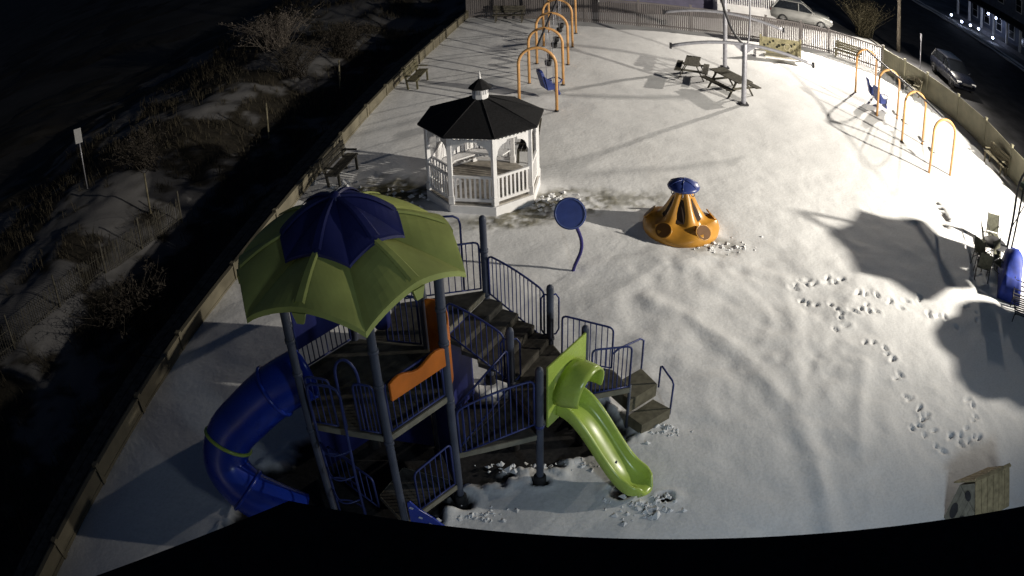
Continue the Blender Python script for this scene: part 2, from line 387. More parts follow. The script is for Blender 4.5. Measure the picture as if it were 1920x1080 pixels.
# ------------------------------------------------------------------ boardwalk, street
b = MB()
for (a, c) in zip(LEFT[:-1], LEFT[1:]):
    d = Vector((c[0]-a[0], c[1]-a[1], 0)); n = Vector((d.y, -d.x, 0)).normalized()   # points out, away from the play area
    if n.x > 0: n = -n
    for k in range(5):
        o0 = .10+k*.30
        b.beam(Vector((*a, -.42))+n*(o0+.14), Vector((*c, -.42))+n*(o0+.14), .275, .06)
struct(b.build('boardwalk', M_BOARD))
def sheet(name, poly, z, m):
    b = MB(); b.add([(x, y, z) for x, y in poly], [tuple(range(len(poly)))]); o = b.build(name, m); return struct(o)
M_SLUSH = mat('slushy_asphalt', (.16, .16, .165), .8, .3, .35, .3, 40, c2=(.03, .03, .033))
sheet('road', [(23.4, 6), (42, 6), (42, 140), (23.4, 140)], -.06, M_ASPH)
sheet('parking_lot', [(-1.9, 44.7), (23.4, 44.7), (23.4, 140), (-1.9, 140)], -.055, M_SLUSH)
sheet('far_lawn', [(42, 6), (160, 6), (160, 140), (42, 140)], -.02, mat('snowy_lawn', (.30, .30, .31), .9, .3, .25, .3, 20, c2=(.06, .06, .05)))
b = MB()
for x0, hh in ((41.75, .16), (42.9, .10)):
    pts = [(x0+.12*math.sin(i*1.7), 40+i*1.5, 0) for i in range(40)]
    b.tube(pts, [.13+.05*math.sin(i*2.3) for i in range(40)], 6)
o = b.build('kerb', M_SNOWC); struct(o)
b = MB(); b.beam((23.5, 8, .0), (23.5, 44.6, .0), .16, .16); struct(b.build('kerb', mat('concrete_kerb', (.3, .29, .27), .85, .15, 3)))

# ------------------------------------------------------------------ fences and wall
def fence(name, label, pts, h, m, bay, slat, gap, z0=-.06, postw=.11, cap=.09, cat='fence'):
    t = thing(name, label, cat, (*pts[0], 0)); o = Vector((*pts[0], 0))
    done = set()
    for a, c in zip(pts[:-1], pts[1:]):
        A = Vector((*a, 0)); Bv = Vector((*c, 0)); L = (Bv-A).length; k = max(1, round(L/bay)); d = (Bv-A)/L
        for i in range(k+1):
            p = A+d*(L*i/k)
            key = (round(p.x, 2), round(p.y, 2))
            if key not in done:
                done.add(key); q = MB(); q.box(p-o+Vector((0, 0, (h+cap+z0)/2)), (postw, postw, h+cap-z0), math.atan2(d.y, d.x))
                q.box(p-o+Vector((0, 0, h+cap+.018)), (postw+.04, postw+.04, .03), math.atan2(d.y, d.x)); q.build('post', m, t)
            if i < k:
                p2 = A+d*(L*(i+1)/k); q = MB(); e = postw/2; a0 = p+d*e; a1 = p2-d*e; W = (a1-a0).length
                n = max(1, round(W/(slat+gap))); st = W/n
                for j in range(n):
                    cpt = a0+d*(st*(j+.5)); q.box(cpt-o+Vector((0, 0, (h-.05+z0+.02)/2)), (st-gap, .022, h-.07-z0), math.atan2(d.y, d.x))
                for zz in (h-.05, .14):
                    q.beam(a0-o+Vector((0, 0, zz)), a1-o+Vector((0, 0, zz)), .05, .08)
                pn = q.build('picket_panel', m, t); pn['kind'] = 'stuff'
    return t
fence('picket_fence', 'long vinyl picket fence across the far end of the snow, before the house', BACK, 1.45, M_FENCE, 2.4, .085, .03)
fence('privacy_fence', 'solid beige board fence along the street beside the parked dark car', RIGHT, 1.38, mat('beige_board_fence', (.25, .235, .165), .75, .14, 1.2, .15, 30), 2.4, .15, .006)
# low wall towards the dunes
t = thing('low_wall', 'low beige panelled wall between the snowy playground and the dark dunes', 'wall', (*LEFT[0], 0)); o = Vector((*LEFT[0], 0))
for a, c in zip(LEFT[:-1], LEFT[1:]):
    A = Vector((*a, 0)); Bv = Vector((*c, 0)); L = (Bv-A).length; k = max(1, round(L/2.4)); d = (Bv-A)/L; az = math.atan2(d.y, d.x)
    for i in range(k):
        p = A+d*(L*i/k); p2 = A+d*(L*(i+1)/k)
        q = MB(); q.box(p-o+Vector((0, 0, .0)), (.12, .13, 1.06), az); q.build('post', M_WALL, t)
        q = MB(); jz = random.uniform(-.02, .02); q.beam(p+d*.07-o+Vector((0, 0, -.08+jz)), p2-d*.07-o+Vector((0, 0, -.08+jz*.3)), .06, 1.0); q.build('panel', M_WALL, t, bevel=.008)
        q = MB(); q.beam(p+d*.07-o+Vector((0, 0, .445)), p2-d*.07-o+Vector((0, 0, .445)), .11, .04); q.build('cap_rail', M_WALL, t)
        q = MB(); q.beam(p+d*.07-o+Vector((0, 0, .06)), p2-d*.07-o+Vector((0, 0, .06)), .09, .07); q.build('rail', M_WALL, t)

# ------------------------------------------------------------------ building the camera looks over
bd = thing('building', 'black shingled roof edge of the building beside the playground', 'building', (0, -3, 0))
E0 = Vector((-.59, 1.375, 8.9)); ed = Vector((.987, -.160, 0)); E1 = E0+ed*9; bk = Vector((-.16, -.987, .12))
off3 = Vector((0, 3, 0)); EL = Vector((-1.9, .45, 8.9))
q = MB(); q.slab([E0+off3, EL+off3, EL+Vector((0, -5, .3))+off3, E1+bk*6+off3, E1+off3], (0, 0, -.12)); rf = q.build('roof', M_SHINGLE, bd)
q = MB(); q.beam(E0+off3+Vector((0, .02, -.2)), E1+off3+Vector((0, .02, -.2)), .08, .14); q.build('gutter', M_DARK, rf)
q = MB(); q.slab([(x, y, z) for x, y, z in [(-.4, 3.6, 0), (8, 2.3, 0), (8, -3, 0), (-1.2, -3, 0), (-1.2, 3.2, 0)]], (0, 0, 8.7)); q.build('wall', mat('dark_wall', (.03, .03, .032), .9, .2, 2), bd)

# ------------------------------------------------------------------ play structure
PS = thing('play_structure', 'tall play structure with green and blue umbrella roof, decks, stairs and slides', 'playground', (*HEXC, 0))
O = Vector((*HEXC, 0))
def L3(p, z=0): return Vector((p[0], p[1], z))-O
def post(p, top, collars=(), base=True, r=.064):
    q = MB(); c = L3(p); q.lathe([(r, -.15), (r, top-.05), (r*.85, top-.015), (r*.45, top+.01), (.001, top+.018)], 16, c); ob = q.build('post', M_POST, PS)
    for z in collars:
        k = MB(); k.lathe([(r+.002, z-.03), (r+.014, z-.028), (r+.014, z+.028), (r+.002, z+.03)], 16, c); k.build('collar', M_BLUE if z < 1.45 and top < 2.6 else M_POST, ob)
    if base:
        k = MB(); k.lathe([(r+.045, -.1), (r+.045, .10), (r+.03, .125), (r, .13)], 16, c); k.build('boot', M_RUBBER, ob)
    return ob
DZ = 2.37
def inset(a, c, e0=.09, e1=.09):
    A = Vector((*a, 0)); Cc = Vector((*c, 0)); d = (Cc-A).normalized(); p = A+d*e0; s = Cc-d*e1; return (p.x, p.y), (s.x, s.y)
for p in (A_, B_, C_, P_, Q_, S_): post(p, 4.62, (DZ-.12, DZ+.95, 3.9))
post(PD, 2.49, (1.30,)); post(P3, 2.49, (1.30,)); post(P2, 2.55, (1.45,)); post(P4, 2.55, (1.45,)); post(P1, 3.58, (2.0, 2.9)); post(P5, 3.2, (2.0,))
def deckp(poly, z, name='deck', th=.09, edge=True, m=None):
    q = MB(); q.prism([tuple(L3(p))[:2] for p in poly], z-th+.012, z); d = q.build(name, m or M_DECK, PS)
    if edge:
        for a, c in zip(poly, poly[1:]+poly[:1]):
            k = MB(); k.beam(L3(a, z-.055), L3(c, z-.055), .045, .105); k.build('edge_beam', M_TAN, d)
    return d
deckp([A_, B_, C_, P_, Q_, S_], DZ)
deckp([PD, P3, P2, P4], 1.34)
deckp([P1, P5, P_, Q_, (-2.0, 12.7)], 2.06)
deckp([P4, C_, PD], 1.12)
deckp([B_, C_, hexv(1.5, .3), hexv(5.6, .6)], .42)
for a, c, z0, z1 in ((C_, P_, .12, 2.25), (P_, Q_, .15, 2.25), (Q_, S_, .15, 2.25), (S_, A_, .15, 1.9), (P_, P5, .12, 1.9), (P5, V2(P5, P1, .62), .12, 1.95)):  # panels below the decks, added to shade the snow left of the tower
    a, c = inset(a, c); q = MB(); q.beam(L3(a, (z0+z1)/2), L3(c, (z0+z1)/2), .03, z1-z0); q.build('play_shade_wall', M_NAVY, PS, bevel=.01)
for a, c in ((Q_, S_),):
    a, c = inset(a, c); q = MB(); q.beam(L3(a, 3.3), L3(c, 3.3), .03, 1.0); q.build('play_shade_wall', M_NAVY, PS, bevel=.01)
# stairs between the low deck and the upper deck
for i in range(4):
    f0, f1 = i/4, (i+1)/4
    poly = [V2(P4, P5, f0), V2(P2, P1, f0), V2(P2, P1, f1), V2(P4, P5, f1)]
    st_ = deckp(poly, 1.34+.72*(i+1)/5, 'step', .10, False)
    k = MB(); k.beam(L3(poly[0], 1.34+.72*(i+.4)/5), L3(poly[1], 1.34+.72*(i+.4)/5), .02, .15); k.build('riser', M_DECK, st_)
# outer stairs
deckp([(.75, 12.28), (1.75, 11.97), (2.01, 11.45), (1.2, 11.28)], .95, 'landing')
deckp([(1.77, 11.97), (2.38, 12.42), (2.62, 11.92), (2.05, 11.49)], .60, 'step', .30, False, mat('brown_step', (.13, .12, .085), .8, .2, 7, .2, 50))
deckp([(2.04, 11.46), (2.56, 11.87), (2.86, 11.56), (2.26, 11.16)], .27, 'step', .27, False, MATS['brown_step'])
# barriers: frame tube + separate bars
BAR = {}
def barrier(a, za0, za1, c, zc0, zc1, nb, sag=0., m=None, ends=(True, True), r=.019, rc=.1):
    m = m or M_BLUE
    A = L3(a); Cc = L3(c); N = 8
    ev = lambda t, lo: A+(Cc-A)*t+Vector((0, 0, ((za0 if lo else za1)*(1-t)+(zc0 if lo else zc1)*t)+(0 if lo else sag*4*t*(1-t))))
    L = (Cc-A).length; g = min(.35, rc/L)
    top = [ev(g*.3*i/2+0.0, False) for i in ()]
    pts = []
    p00, p01, p10, p11 = ev(0, True), ev(0, False), ev(1, True), ev(1, False)
    pts.append(p00); pts.append(p00+(p01-p00)*(1-rc/max(.2, (p01-p00).length)))
    a1 = ev(g, False); k0 = pts[-1]
    for i in range(1, 4): s = i/4; pts.append(k0*(1-s)**2+p01*2*s*(1-s)+a1*s*s)
    for i in range(N+1): pts.append(ev(g+(1-2*g)*i/N, False))
    k1 = p10+(p11-p10)*(1-rc/max(.2, (p11-p10).length)); a2 = pts[-1]
    for i in range(1, 4): s = i/4; pts.append(a2*(1-s)**2+p11*2*s*(1-s)+k1*s*s)
    pts += [k1, p10]
    q = MB(); q.tube(pts, r, 7); fr = q.build('guard_rail', m, PS)
    q = MB(); q.tube([p00, p10], r*.85, 6); q.build('bottom_rail', m, fr)
    for i in range(nb):
        t = (i+1)/(nb+1); q = MB(); q.tube([ev(t, True), ev(t, False)], .0105, 5, cap=False); q.build('bar', m, fr)
    return fr
a, c = inset(B_, C_); barrier(a, DZ+.05, DZ+.92, c, DZ+.05, DZ+.92, 9)
a, c = inset(C_, PD); barrier(a, 1.10, 2.02, c, 1.36, 2.27, 12, .06)
a, c = inset(P1, P2, .08, .12); barrier(a, 2.02, 2.82, c, 1.40, 2.40, 13, .05)
a, c = inset(P5, P4, .1, .12); barrier(a, 2.02, 2.68, c, 1.5, 2.38, 9, .05)
a, c = inset(P1, (-2.0, 12.75)); barrier(a, 2.12, 3.08, c, 2.12, 3.08, 11)
a, c = inset(C_, P4, .1, .1); barrier(a, 1.15, 2.0, c, 1.38, 2.2, 8)
a, c = inset(Q_, S_); barrier(a, DZ+.05, DZ+.95, c, DZ+.05, DZ+.95, 10)
a, c = inset(P_, Q_, .1, .6); barrier(a, DZ+.05, DZ+.95, c, DZ+.05, DZ+.95, 5)
barrier((.86, 12.32), .98, 1.95, (1.74, 12.0), .98, 1.86, 8); barrier((1.3, 11.30), .98, 1.93, (2.0, 11.45), .98, 1.86, 8)
a, c = inset(C_, V2(C_, B_, .72), .09, 0); barrier(a, .46, 1.40, c, .46, 1.32, 6)
a, c = inset(A_, B_, .10, .78); barrier(a, DZ+.05, DZ+.92, c, DZ+.05, DZ+.92, 3)
a, c = inset(A_, B_, .86, .10); barrier(a, DZ+.05, DZ+.92, c, DZ+.05, DZ+.92, 4)
q = MB(); a, c = inset(S_, hexv(0), .35, .9); barrier(a, .3, 1.0, V2(S_, B_, .7), .3, 1.0, 6)
q = MB(); q.beam(L3((-2.02, 12.8), .8), L3((-2.5, 14.7), .72), .08, 1.75); rw = q.build('rear_shade_wall', M_NAVY, PS, bevel=.02)  # unseen rear wall, added to keep lamp light off the snow behind
for i in range(12):
    t = random.random(); q = MB(); p_ = V2((-2.02, 12.8), (-2.5, 14.7), t); q.lathe([(.001, .05), (.05, .03), (.06, 0)], 8, L3((p_[0]+.06, p_[1]), random.uniform(.2, 1.4))); q.build('shade_wall_knob', M_ORANGE, rw)
# support legs and hoops of the outer stairs
def pipe(name, pts, r=.02, m=None, n=8): q = MB(); q.tube([Vector(p)-O for p in pts], r, n); return q.build(name, m or M_BLUE, PS)
pipe('stair_leg', [(2.02, 11.47, -.05), (2.02, 11.47, 1.0)], .03, M_POST)
pipe('hand_loop', [(1.76, 12.02, 1.28), (1.86, 12.1, 1.33), (2.33, 12.47, 1.26), (2.4, 12.52, 1.18), (2.4, 12.52, .45)])
pipe('hand_loop', [(2.66, 11.95, .5), (2.66, 11.95, .98), (2.68, 11.91, 1.02), (2.84, 11.62, .9), (2.86, 11.58, .84), (2.86, 11.58, .12)])
for (p, z) in ((P2, 1.45), (P4, 1.42)):
    for s in (-1, 1):
        e = Vector((.13*s, .05, 0)); b0 = Vector((*p, 0))
        pipe('hand_loop', [b0+Vector((0, 0, z+.9)), b0+e*.8+Vector((0, 0, z+.9)), b0+e*1.2+Vector((0, 0, z+.8)), b0+e*1.2+Vector((0, 0, z+.15)), b0+e*.8+Vector((0, 0, z+.06)), b0+Vector((0, 0, z+.06))], .016)
# arch loop that rises behind the canopy on the upper deck
pipe('hand_loop', [(-.86, 13.02, 2.1), (-.86, 13.02, 3.45), (-.89, 13.02, 3.56), (-.98, 13.0, 3.62), (-1.3, 12.95, 3.64)])
# ladder on the front, curved rungs
A3 = Vector((*A_, 0)); AB = (Vector((*B_, 0))-A3).normalized(); nAB = Vector((AB.y, -AB.x, 0))
l0 = A3+AB*.13+nAB*.06; l1 = A3+AB*.66+nAB*.06
lad = pipe('ladder_frame', [l0+Vector((0, 0, -.05)), l0+Vector((0, 0, 3.08)), l0+AB*.03+Vector((0, 0, 3.18)), l0+AB*.10+Vector((0, 0, 3.22)), l1-AB*.13+Vector((0, 0, 3.22)), l1-AB*.04+Vector((0, 0, 3.17)), l1+Vector((0, 0, 3.05)), l1+nAB*.10+Vector((0, 0, 1.5)), l1+nAB*.12+Vector((0, 0, -.05))], .024)
for i in range(8):
    z = .18+i*.27; q = MB(); s = 1 if i % 2 else -.4
    q.tube([l0*(1-t)+l1*t+nAB*(s*.22*math.sin(math.pi*t)+.08*t)+Vector((0, 0, z))-O for t in [k/8 for k in range(9)]], .015, 6); q.build('rung', M_BLUE, lad)
# entry arch on the front edge
e0 = A3+AB*.60-nAB*.05; e1 = A3+AB*.95-nAB*.05
pipe('entry_arch', [e0+Vector((0, 0, DZ))]+[(e0+e1)/2+AB*(-.175*math.cos(a))+Vector((0, 0, 3.35+.3*math.sin(a))) for a in [math.pi*i/10 for i in range(11)]]+[e1+Vector((0, 0, DZ))], .022)
# climbing plate with holes beside the front post
q = MB(); d0 = Vector((*B_, 0))+Vector((.10, -.02, 0)); dd = Vector((.86, .02, 0)); nn = Vector((.02, -.9, 0)).normalized()
prof = [(0, .0), (0, 1.02), (.06, 1.05), (.2, .86), (.42, .66), (.62, .42), (.82, .18), (.95, .03), (1.0, .0)]
q.slab([d0+dd*x+Vector((0, 0, z-.06))-O for x, z in prof], nn*.04); pl = q.build('climbing_plate', M_TUBE, PS, bevel=.008)
for (x, z) in ((.06, .86), (.2, .62), (.12, .45), (.36, .45), (.34, .3), (.5, .32), (.16, .2), (.62, .18), (.75, .12)):
    k = MB(); k.beam(d0+dd*(x-.03)+nn*.043+Vector((0, 0, z))-O, d0+dd*(x+.035)+nn*.043+Vector((0, 0, z-.035))-O, .02, .035); k.build('grip_hole', mat('pale_grip', (.5, .52, .6), .6, .1, 5), pl)
# orange board on the guard rail and the orange curved panel
dBC = (Vector((*C_, 0))-Vector((*B_, 0))).normalized(); nBC = Vector((dBC.y, -dBC.x, 0))
pts = []; b0 = Vector((*B_, 0))+dBC*.10+nBC*.07
for i in range(13):
    t = i/12; pts.append(b0+dBC*(1.07*t)+Vector((0, 0, DZ+.98+.055*math.sin(t*math.pi*3)-.02)))
low = [b0+dBC*(1.07*t)+Vector((0, 0, DZ+.66)) for t in (1, 0)]
q = MB(); q.slab([p-O for p in pts+low], nBC*.05); q.build('orange_board', M_ORANGE, PS, bevel=.012)
cc = (Vector((*C_, 0))+Vector((*P_, 0)))/2; dCP = (Vector((*P_, 0))-Vector((*C_, 0))).normalized(); nCP = Vector((dCP.y, -dCP.x, 0))
q = MB(); vs = []; fs = []
for k in range(13):
    a = math.pi*k/12; pt = cc-O+dCP*(-.46*math.cos(a))+nCP*(.20*math.sin(a)); vs += [pt+Vector((0, 0, DZ+.0)), pt+Vector((0, 0, DZ+1.12-.1*abs(math.cos(a))))]
for k in range(12): fs.append((2*k, 2*k+2, 2*k+3, 2*k+1))
q.add(vs, fs, True); op = q.build('curved_panel', M_ORANGE, PS, solid=.035)
q = MB(); q.beam(cc-O+nCP*.20+Vector((0, 0, DZ+.2)), cc-O+nCP*.20+Vector((0, 0, DZ+.95)), .06, .03); q.build('panel_rib', M_ORANGE, op)
# blue play panel inside the tower
pq = (Vector((*P_, 0))+Vector((*Q_, 0)))/2-O
q = MB(); q.lathe([(.13, DZ+.5), (.14, DZ+.55), (.14, DZ+1.45), (.12, DZ+1.5)], 14, pq*.8); q.build('talk_tube', M_NAVY, PS)

# umbrella roof: two tiers, ridge in the middle of each side, low corners
def tier(name, m, rc, zc, rm, zm, ric, zic, rim_, zim, lip, arch):
    t = None; parts = []
    root = None
    for k in range(6):
        q = MB(); a0 = R(-72+60*k); NS = 16; NR = 8; vs = []; fs = []
        for i in range(NS+1):
            s = i/NS; a = a0+R(60)*s; w_ = 1-abs(2*s-1)          # 0 at corners, 1 on the ridge
            we = math.sin(w_*math.pi/2)**.8
            xo = Vector((math.cos(a0)*rc*(1-s)+math.cos(a0+R(60))*rc*s, math.sin(a0)*rc*(1-s)+math.sin(a0+R(60))*rc*s, 0))
            f = 1+(rm/(rc*math.cos(R(30)))-1)*w_
            o_ = Vector((xo.x*f, xo.y*f, zc+(zm-zc)*(arch*we+(1-arch)*w_)))
            xi = Vector((math.cos(a0)*ric*(1-s)+math.cos(a0+R(60))*ric*s, math.sin(a0)*ric*(1-s)+math.sin(a0+R(60))*ric*s, zic+(zim-zic)*w_))
            for j in range(NR+1):
                g = j/NR; p = xi*(1-g)+o_*g; p.z += .09*math.sin(math.pi*g)*(.35+.65*w_); vs.append(p)
            d = o_-xi; d.z = 0; d.normalize()
            vs.append(o_+d*.035+Vector((0, 0, -.02))); vs.append(o_+d*.045+Vector((0, 0, -lip))); vs.append(o_+d*.005+Vector((0, 0, -lip)))
        n = NR+4
        for i in range(NS):
            for j in range(n-1): fs.append((i*n+j, i*n+j+1, (i+1)*n+j+1, (i+1)*n+j))
        q.add([v for v in vs], fs, False)
        ob = q.build(name, m, PS, (-.11, 0, 0))
        md = ob.modifiers.new('thick', 'SOLIDIFY'); md.thickness = .02; md.offset = -1
        # raised rib on the ridge
        am = a0+R(30); dm = Vector((math.cos(am), math.sin(am), 0)); sdm = Vector((-dm.y, dm.x, 0))
        ri = rim_*math.cos(R(30)) if rim_ > .3 else rim_
        i3 = dm*ri+Vector((0, 0, zim)); o3 = dm*rm+Vector((0, 0, zm))
        q = MB()
        for g0, g1 in [(x/8, (x+1)/8) for x in range(8)]:
            f = lambda g: i3*(1-g)+o3*g+Vector((0, 0, .09*math.sin(math.pi*g)))
            p, r_ = f(g0), f(g1); w0, w1 = .035+.05*g0, .035+.05*g1
            up = Vector((0, 0, .03))
            q.add([p-sdm*w0, p-sdm*w0*.6+up, p+sdm*w0*.6+up, p+sdm*w0, r_-sdm*w1, r_-sdm*w1*.6+up, r_+sdm*w1*.6+up, r_+sdm*w1], [(0, 4, 5, 1), (1, 5, 6, 2), (2, 6, 7, 3)], False)
        q.build('rib', m, ob)
        if name == 'roof_panel':
            q = MB(); e = o3+dm*.02; q.slab([e-sdm*.10+Vector((0, 0, -lip)), e+sdm*.10+Vector((0, 0, -lip)), e+sdm*.05+Vector((0, 0, -lip-.16)), e-sdm*.05+Vector((0, 0, -lip-.16))], dm*.05); q.build('roof_bracket', m, ob)
tier('roof_panel', M_ROOFG, 1.74, 4.56, 1.53, 4.86, .45, 5.10, .45, 5.24, .10, .8)
tier('roof_cap', M_NAVY, .93, 5.06, .82, 5.22, .06, 5.56, .06, 5.58, .06, .6)
q = MB(); q.lathe([(.09, 5.54), (.09, 5.6), (.05, 5.65), (.001, 5.66)], 12); q.build('roof_knob', M_NAVY, PS, (-.11, 0, 0))

# lime slide with hood
dS = (Vector((*P3, 0))-Vector((*PD, 0))).normalized(); nS = Vector((dS.y, -dS.x, 0)).normalized(); mS = (Vector((*P3, 0))+Vector((*PD, 0)))/2
W = 1.10
q = MB(); q.slab([mS+dS*x+Vector((0, 0, z))-O+nS*.05 for x, z in ((-W/2, 1.22), (W/2, 1.22), (W/2, 2.46), (-W/2, 2.46))], nS*.04); hoodp = q.build('slide_panel', M_LIME, PS, bevel=.01)
q = MB(); vs = []; fs = []; NH = 14
for j, (dist, rad, zb) in enumerate(((.09, .42, 1.95), (.25, .43, 1.97), (.45, .40, 2.0), (.54, .37, 2.0))):
    for k in range(NH+1):
        a = math.pi*(-.12+1.24*k/NH); vs.append(mS-O+nS*(dist+.05*math.sin(a))+dS*(-rad*math.cos(a))+Vector((0, 0, zb-.16+rad*1.02*math.sin(a))))
for j in range(3):
    for k in range(NH): fs.append((j*(NH+1)+k, j*(NH+1)+k+1, (j+1)*(NH+1)+k+1, (j+1)*(NH+1)+k))
q.add(vs, fs, True); q.build('slide_hood', M_LIME, hoodp, solid=.035)
pathS = []
for i in range(25):
    t = i/24; x = .06+1.66*t
    z = 1.34-1.18*(sstep(.06, .92, np.array(t)))*1.0
    pathS.append((x, float(z)))
q = MB(); vs = []; fs = []; sec = [(-.31, .0), (-.325, .02), (-.30, .22), (-.275, .24), (-.25, .21), (-.235, .07), (-.17, .012), (0, 0), (.17, .012), (.235, .07), (.25, .21), (.275, .24), (.30, .22), (.325, .02), (.31, .0)]
for i, (x, z) in enumerate(pathS):
    t = i/24; hw = 1+.10*math.sin(math.pi*t)*.3; hs = 1-.35*sstep(.86, 1.0, np.array(t)); hs = float(hs)
    for (sx, szz) in sec: vs.append(mS-O+nS*x+dS*(sx*hw*(1-.25*float(sstep(.93, 1.0, np.array(t)))))+Vector((0, 0, z+szz*hs)))
k = len(sec)
for i in range(24):
    for j in range(k-1): fs.append((i*k+j, i*k+j+1, (i+1)*k+j+1, (i+1)*k+j))
q.add(vs, fs, True)
# rounded exit lip
last = [mS-O+nS*(pathS[-1][0]+.13*math.cos(math.pi*(j/(k-1)-.5)))+dS*(-.245+.49*j/(k-1))+Vector((0, 0, pathS[-1][1]-.045)) for j in range(k)]
o0 = len(q.v); q.v += [tuple(p) for p in last]; b0i = 24*k
for j in range(k-1): q.f.append((b0i+j, b0i+j+1, o0+j+1, o0+j)); q.sm.append(True)
q.build('slide_chute', M_LIME, PS, solid=.022)
pipe('slide_leg', [mS+nS*1.1+Vector((0, 0, -.1)), mS+nS*1.1+Vector((0, 0, .5))], .03, M_POST)

# blue tube slide on the far side of the tower
def smooth_path(P, n=8):
    out = []; P = [Vector(p) for p in P]
    for i in range(len(P)-1):
        p0, p1, p2, p3 = P[max(i-1, 0)], P[i], P[i+1], P[min(i+2, len(P)-1)]
        for k in range(n):
            t = k/n; out.append(.5*((2*p1)+(p2-p0)*t+(2*p0-5*p1+4*p2-p3)*t*t+(3*p1-p0-3*p2+p3)*t**3))
    return out+[P[-1]]
tp = smooth_path([(-3.15, 9.66, 2.86), (-3.7, 9.5, 2.62), (-4.25, 9.36, 2.22), (-4.68, 9.22, 1.84), (-4.82, 8.98, 1.40), (-4.5, 8.78, 1.0), (-4.0, 8.74, .7), (-3.6, 8.75, .48)], 6)
q = MB(); q.tube([p-O for p in tp], .41, 22, cap=False); tube = q.build('tube_slide', M_TUBE, PS, solid=.03)
def ring(i, m):
    t = (tp[i+1]-tp[i-1]).normalized(); a = Vector((0, 0, 1)); a = (a-t*a.dot(t)).normalized(); bb = t.cross(a)
    q = MB(); q.tube([tp[i]-O+.43*(math.cos(x)*a+math.sin(x)*bb) for x in [2*math.pi*j/28 for j in range(28)]], .035, 8, closed=True); q.build('joint_ring', m, tube)
ring(6, M_TUBE); ring(19, M_LIME); ring(30, M_TUBE)
q = MB(); q.beam(tp[19]-O+Vector((.15, -.15, -.36)), tp[19]-O+Vector((.22, -.22, -1.9)), .06, .06); q.build('tube_leg', M_LIME, tube)

# ------------------------------------------------------------------ gazebo
gzt = thing('gazebo', 'white octagonal gazebo with black shingle roof and small cupola', 'gazebo', (*GZ, 0))
def oc(k, r): a = R(-78+45*k); return Vector((r*math.cos(a), r*math.sin(a), 0))
RG = 1.52; FZ = .26
q = MB(); q.prism([tuple(oc(k, RG+.10))[:2] for k in range(8)], -.1, FZ-.02); fl = q.build('floor_base', M_WHITE, gzt, bevel=.01)
q = MB(); q.prism([tuple(oc(k, RG+.04))[:2] for k in range(8)], FZ-.03, FZ+.015); q.build('floor', mat('gazebo_floor', (.36, .33, .29), .8, .2, 5, .2, 40), fl)
for k in range(8):
    p = oc(k, RG); a = R(-78+45*k)
    q = MB(); q.box(p+Vector((0, 0, (FZ+2.3)/2)), (.115, .115, 2.3-FZ), a+R(22.5)); q.box(p+Vector((0, 0, FZ+.12)), (.15, .15, .24), a+R(22.5)); q.build('post', M_WHITE, gzt, bevel=.008)
BALM = None
def baluster(h):
    q = MB(); q.box((0, 0, h/2), (.055, .03, h)); me = q.mesh('baluster'); me.materials.append(M_WHITE); return me
BALM = baluster(.62)
for k in range(8):
    A, Bv = oc(k, RG), oc(k+1, RG); d = (Bv-A).normalized(); L = (Bv-A).length; az = math.atan2(d.y, d.x); n = Vector((d.y, -d.x, 0))
    if k != 2:   # open side, away from the building
        q = MB(); q.beam(A+d*.06+Vector((0, 0, FZ+.80)), Bv-d*.06+Vector((0, 0, FZ+.80)), .07, .07); ra = q.build('balustrade', M_WHITE, gzt, bevel=.006)
        q = MB(); q.beam(A+d*.06+Vector((0, 0, FZ+.13)), Bv-d*.06+Vector((0, 0, FZ+.13)), .06, .08)
        q.build('bottom_rail', M_WHITE, ra)
        nb = 8
        for i in range(nb):
            p = A+d*(.06+(L-.12)*(i+.5)/nb)+Vector((0, 0, FZ+.155)); o = link('baluster', BALM, M_WHITE, ra, p); o.rotation_euler = (0, 0, az)
    # frieze with a row of square holes: two rails and short blocks
    q = MB(); q.beam(A+d*.06+Vector((0, 0, 2.26)), Bv-d*.06+Vector((0, 0, 2.26)), .05, .07); q.beam(A+d*.06+Vector((0, 0, 2.10)), Bv-d*.06+Vector((0, 0, 2.10)), .05, .06)
    for i in range(9):
        p = A+d*(.10+(L-.20)*i/8); q.box(p+Vector((0, 0, 2.18)), (.055, .04, .10), az)
    q.build('frieze', M_WHITE, gzt)
    for s, E in ((1, A), (-1, Bv)):
        q = MB(); c = E+d*s*.06
        pts = [c+Vector((0, 0, 2.07)), c+d*s*.36+Vector((0, 0, 2.07)), c+d*s*.35+Vector((0, 0, 2.0))]+[c+d*s*(.33-.28*math.sin(t*math.pi/2))+Vector((0, 0, 1.70+.29*math.cos(t*math.pi/2)-.0)) for t in (.0, .25, .5, .75, 1)]+[c+Vector((0, 0, 1.62))]
        if s < 0: pts = pts[::-1]
        q.slab([p-n*.02 for p in pts], n*.04); q.build('corner_bracket', M_WHITE, gzt)
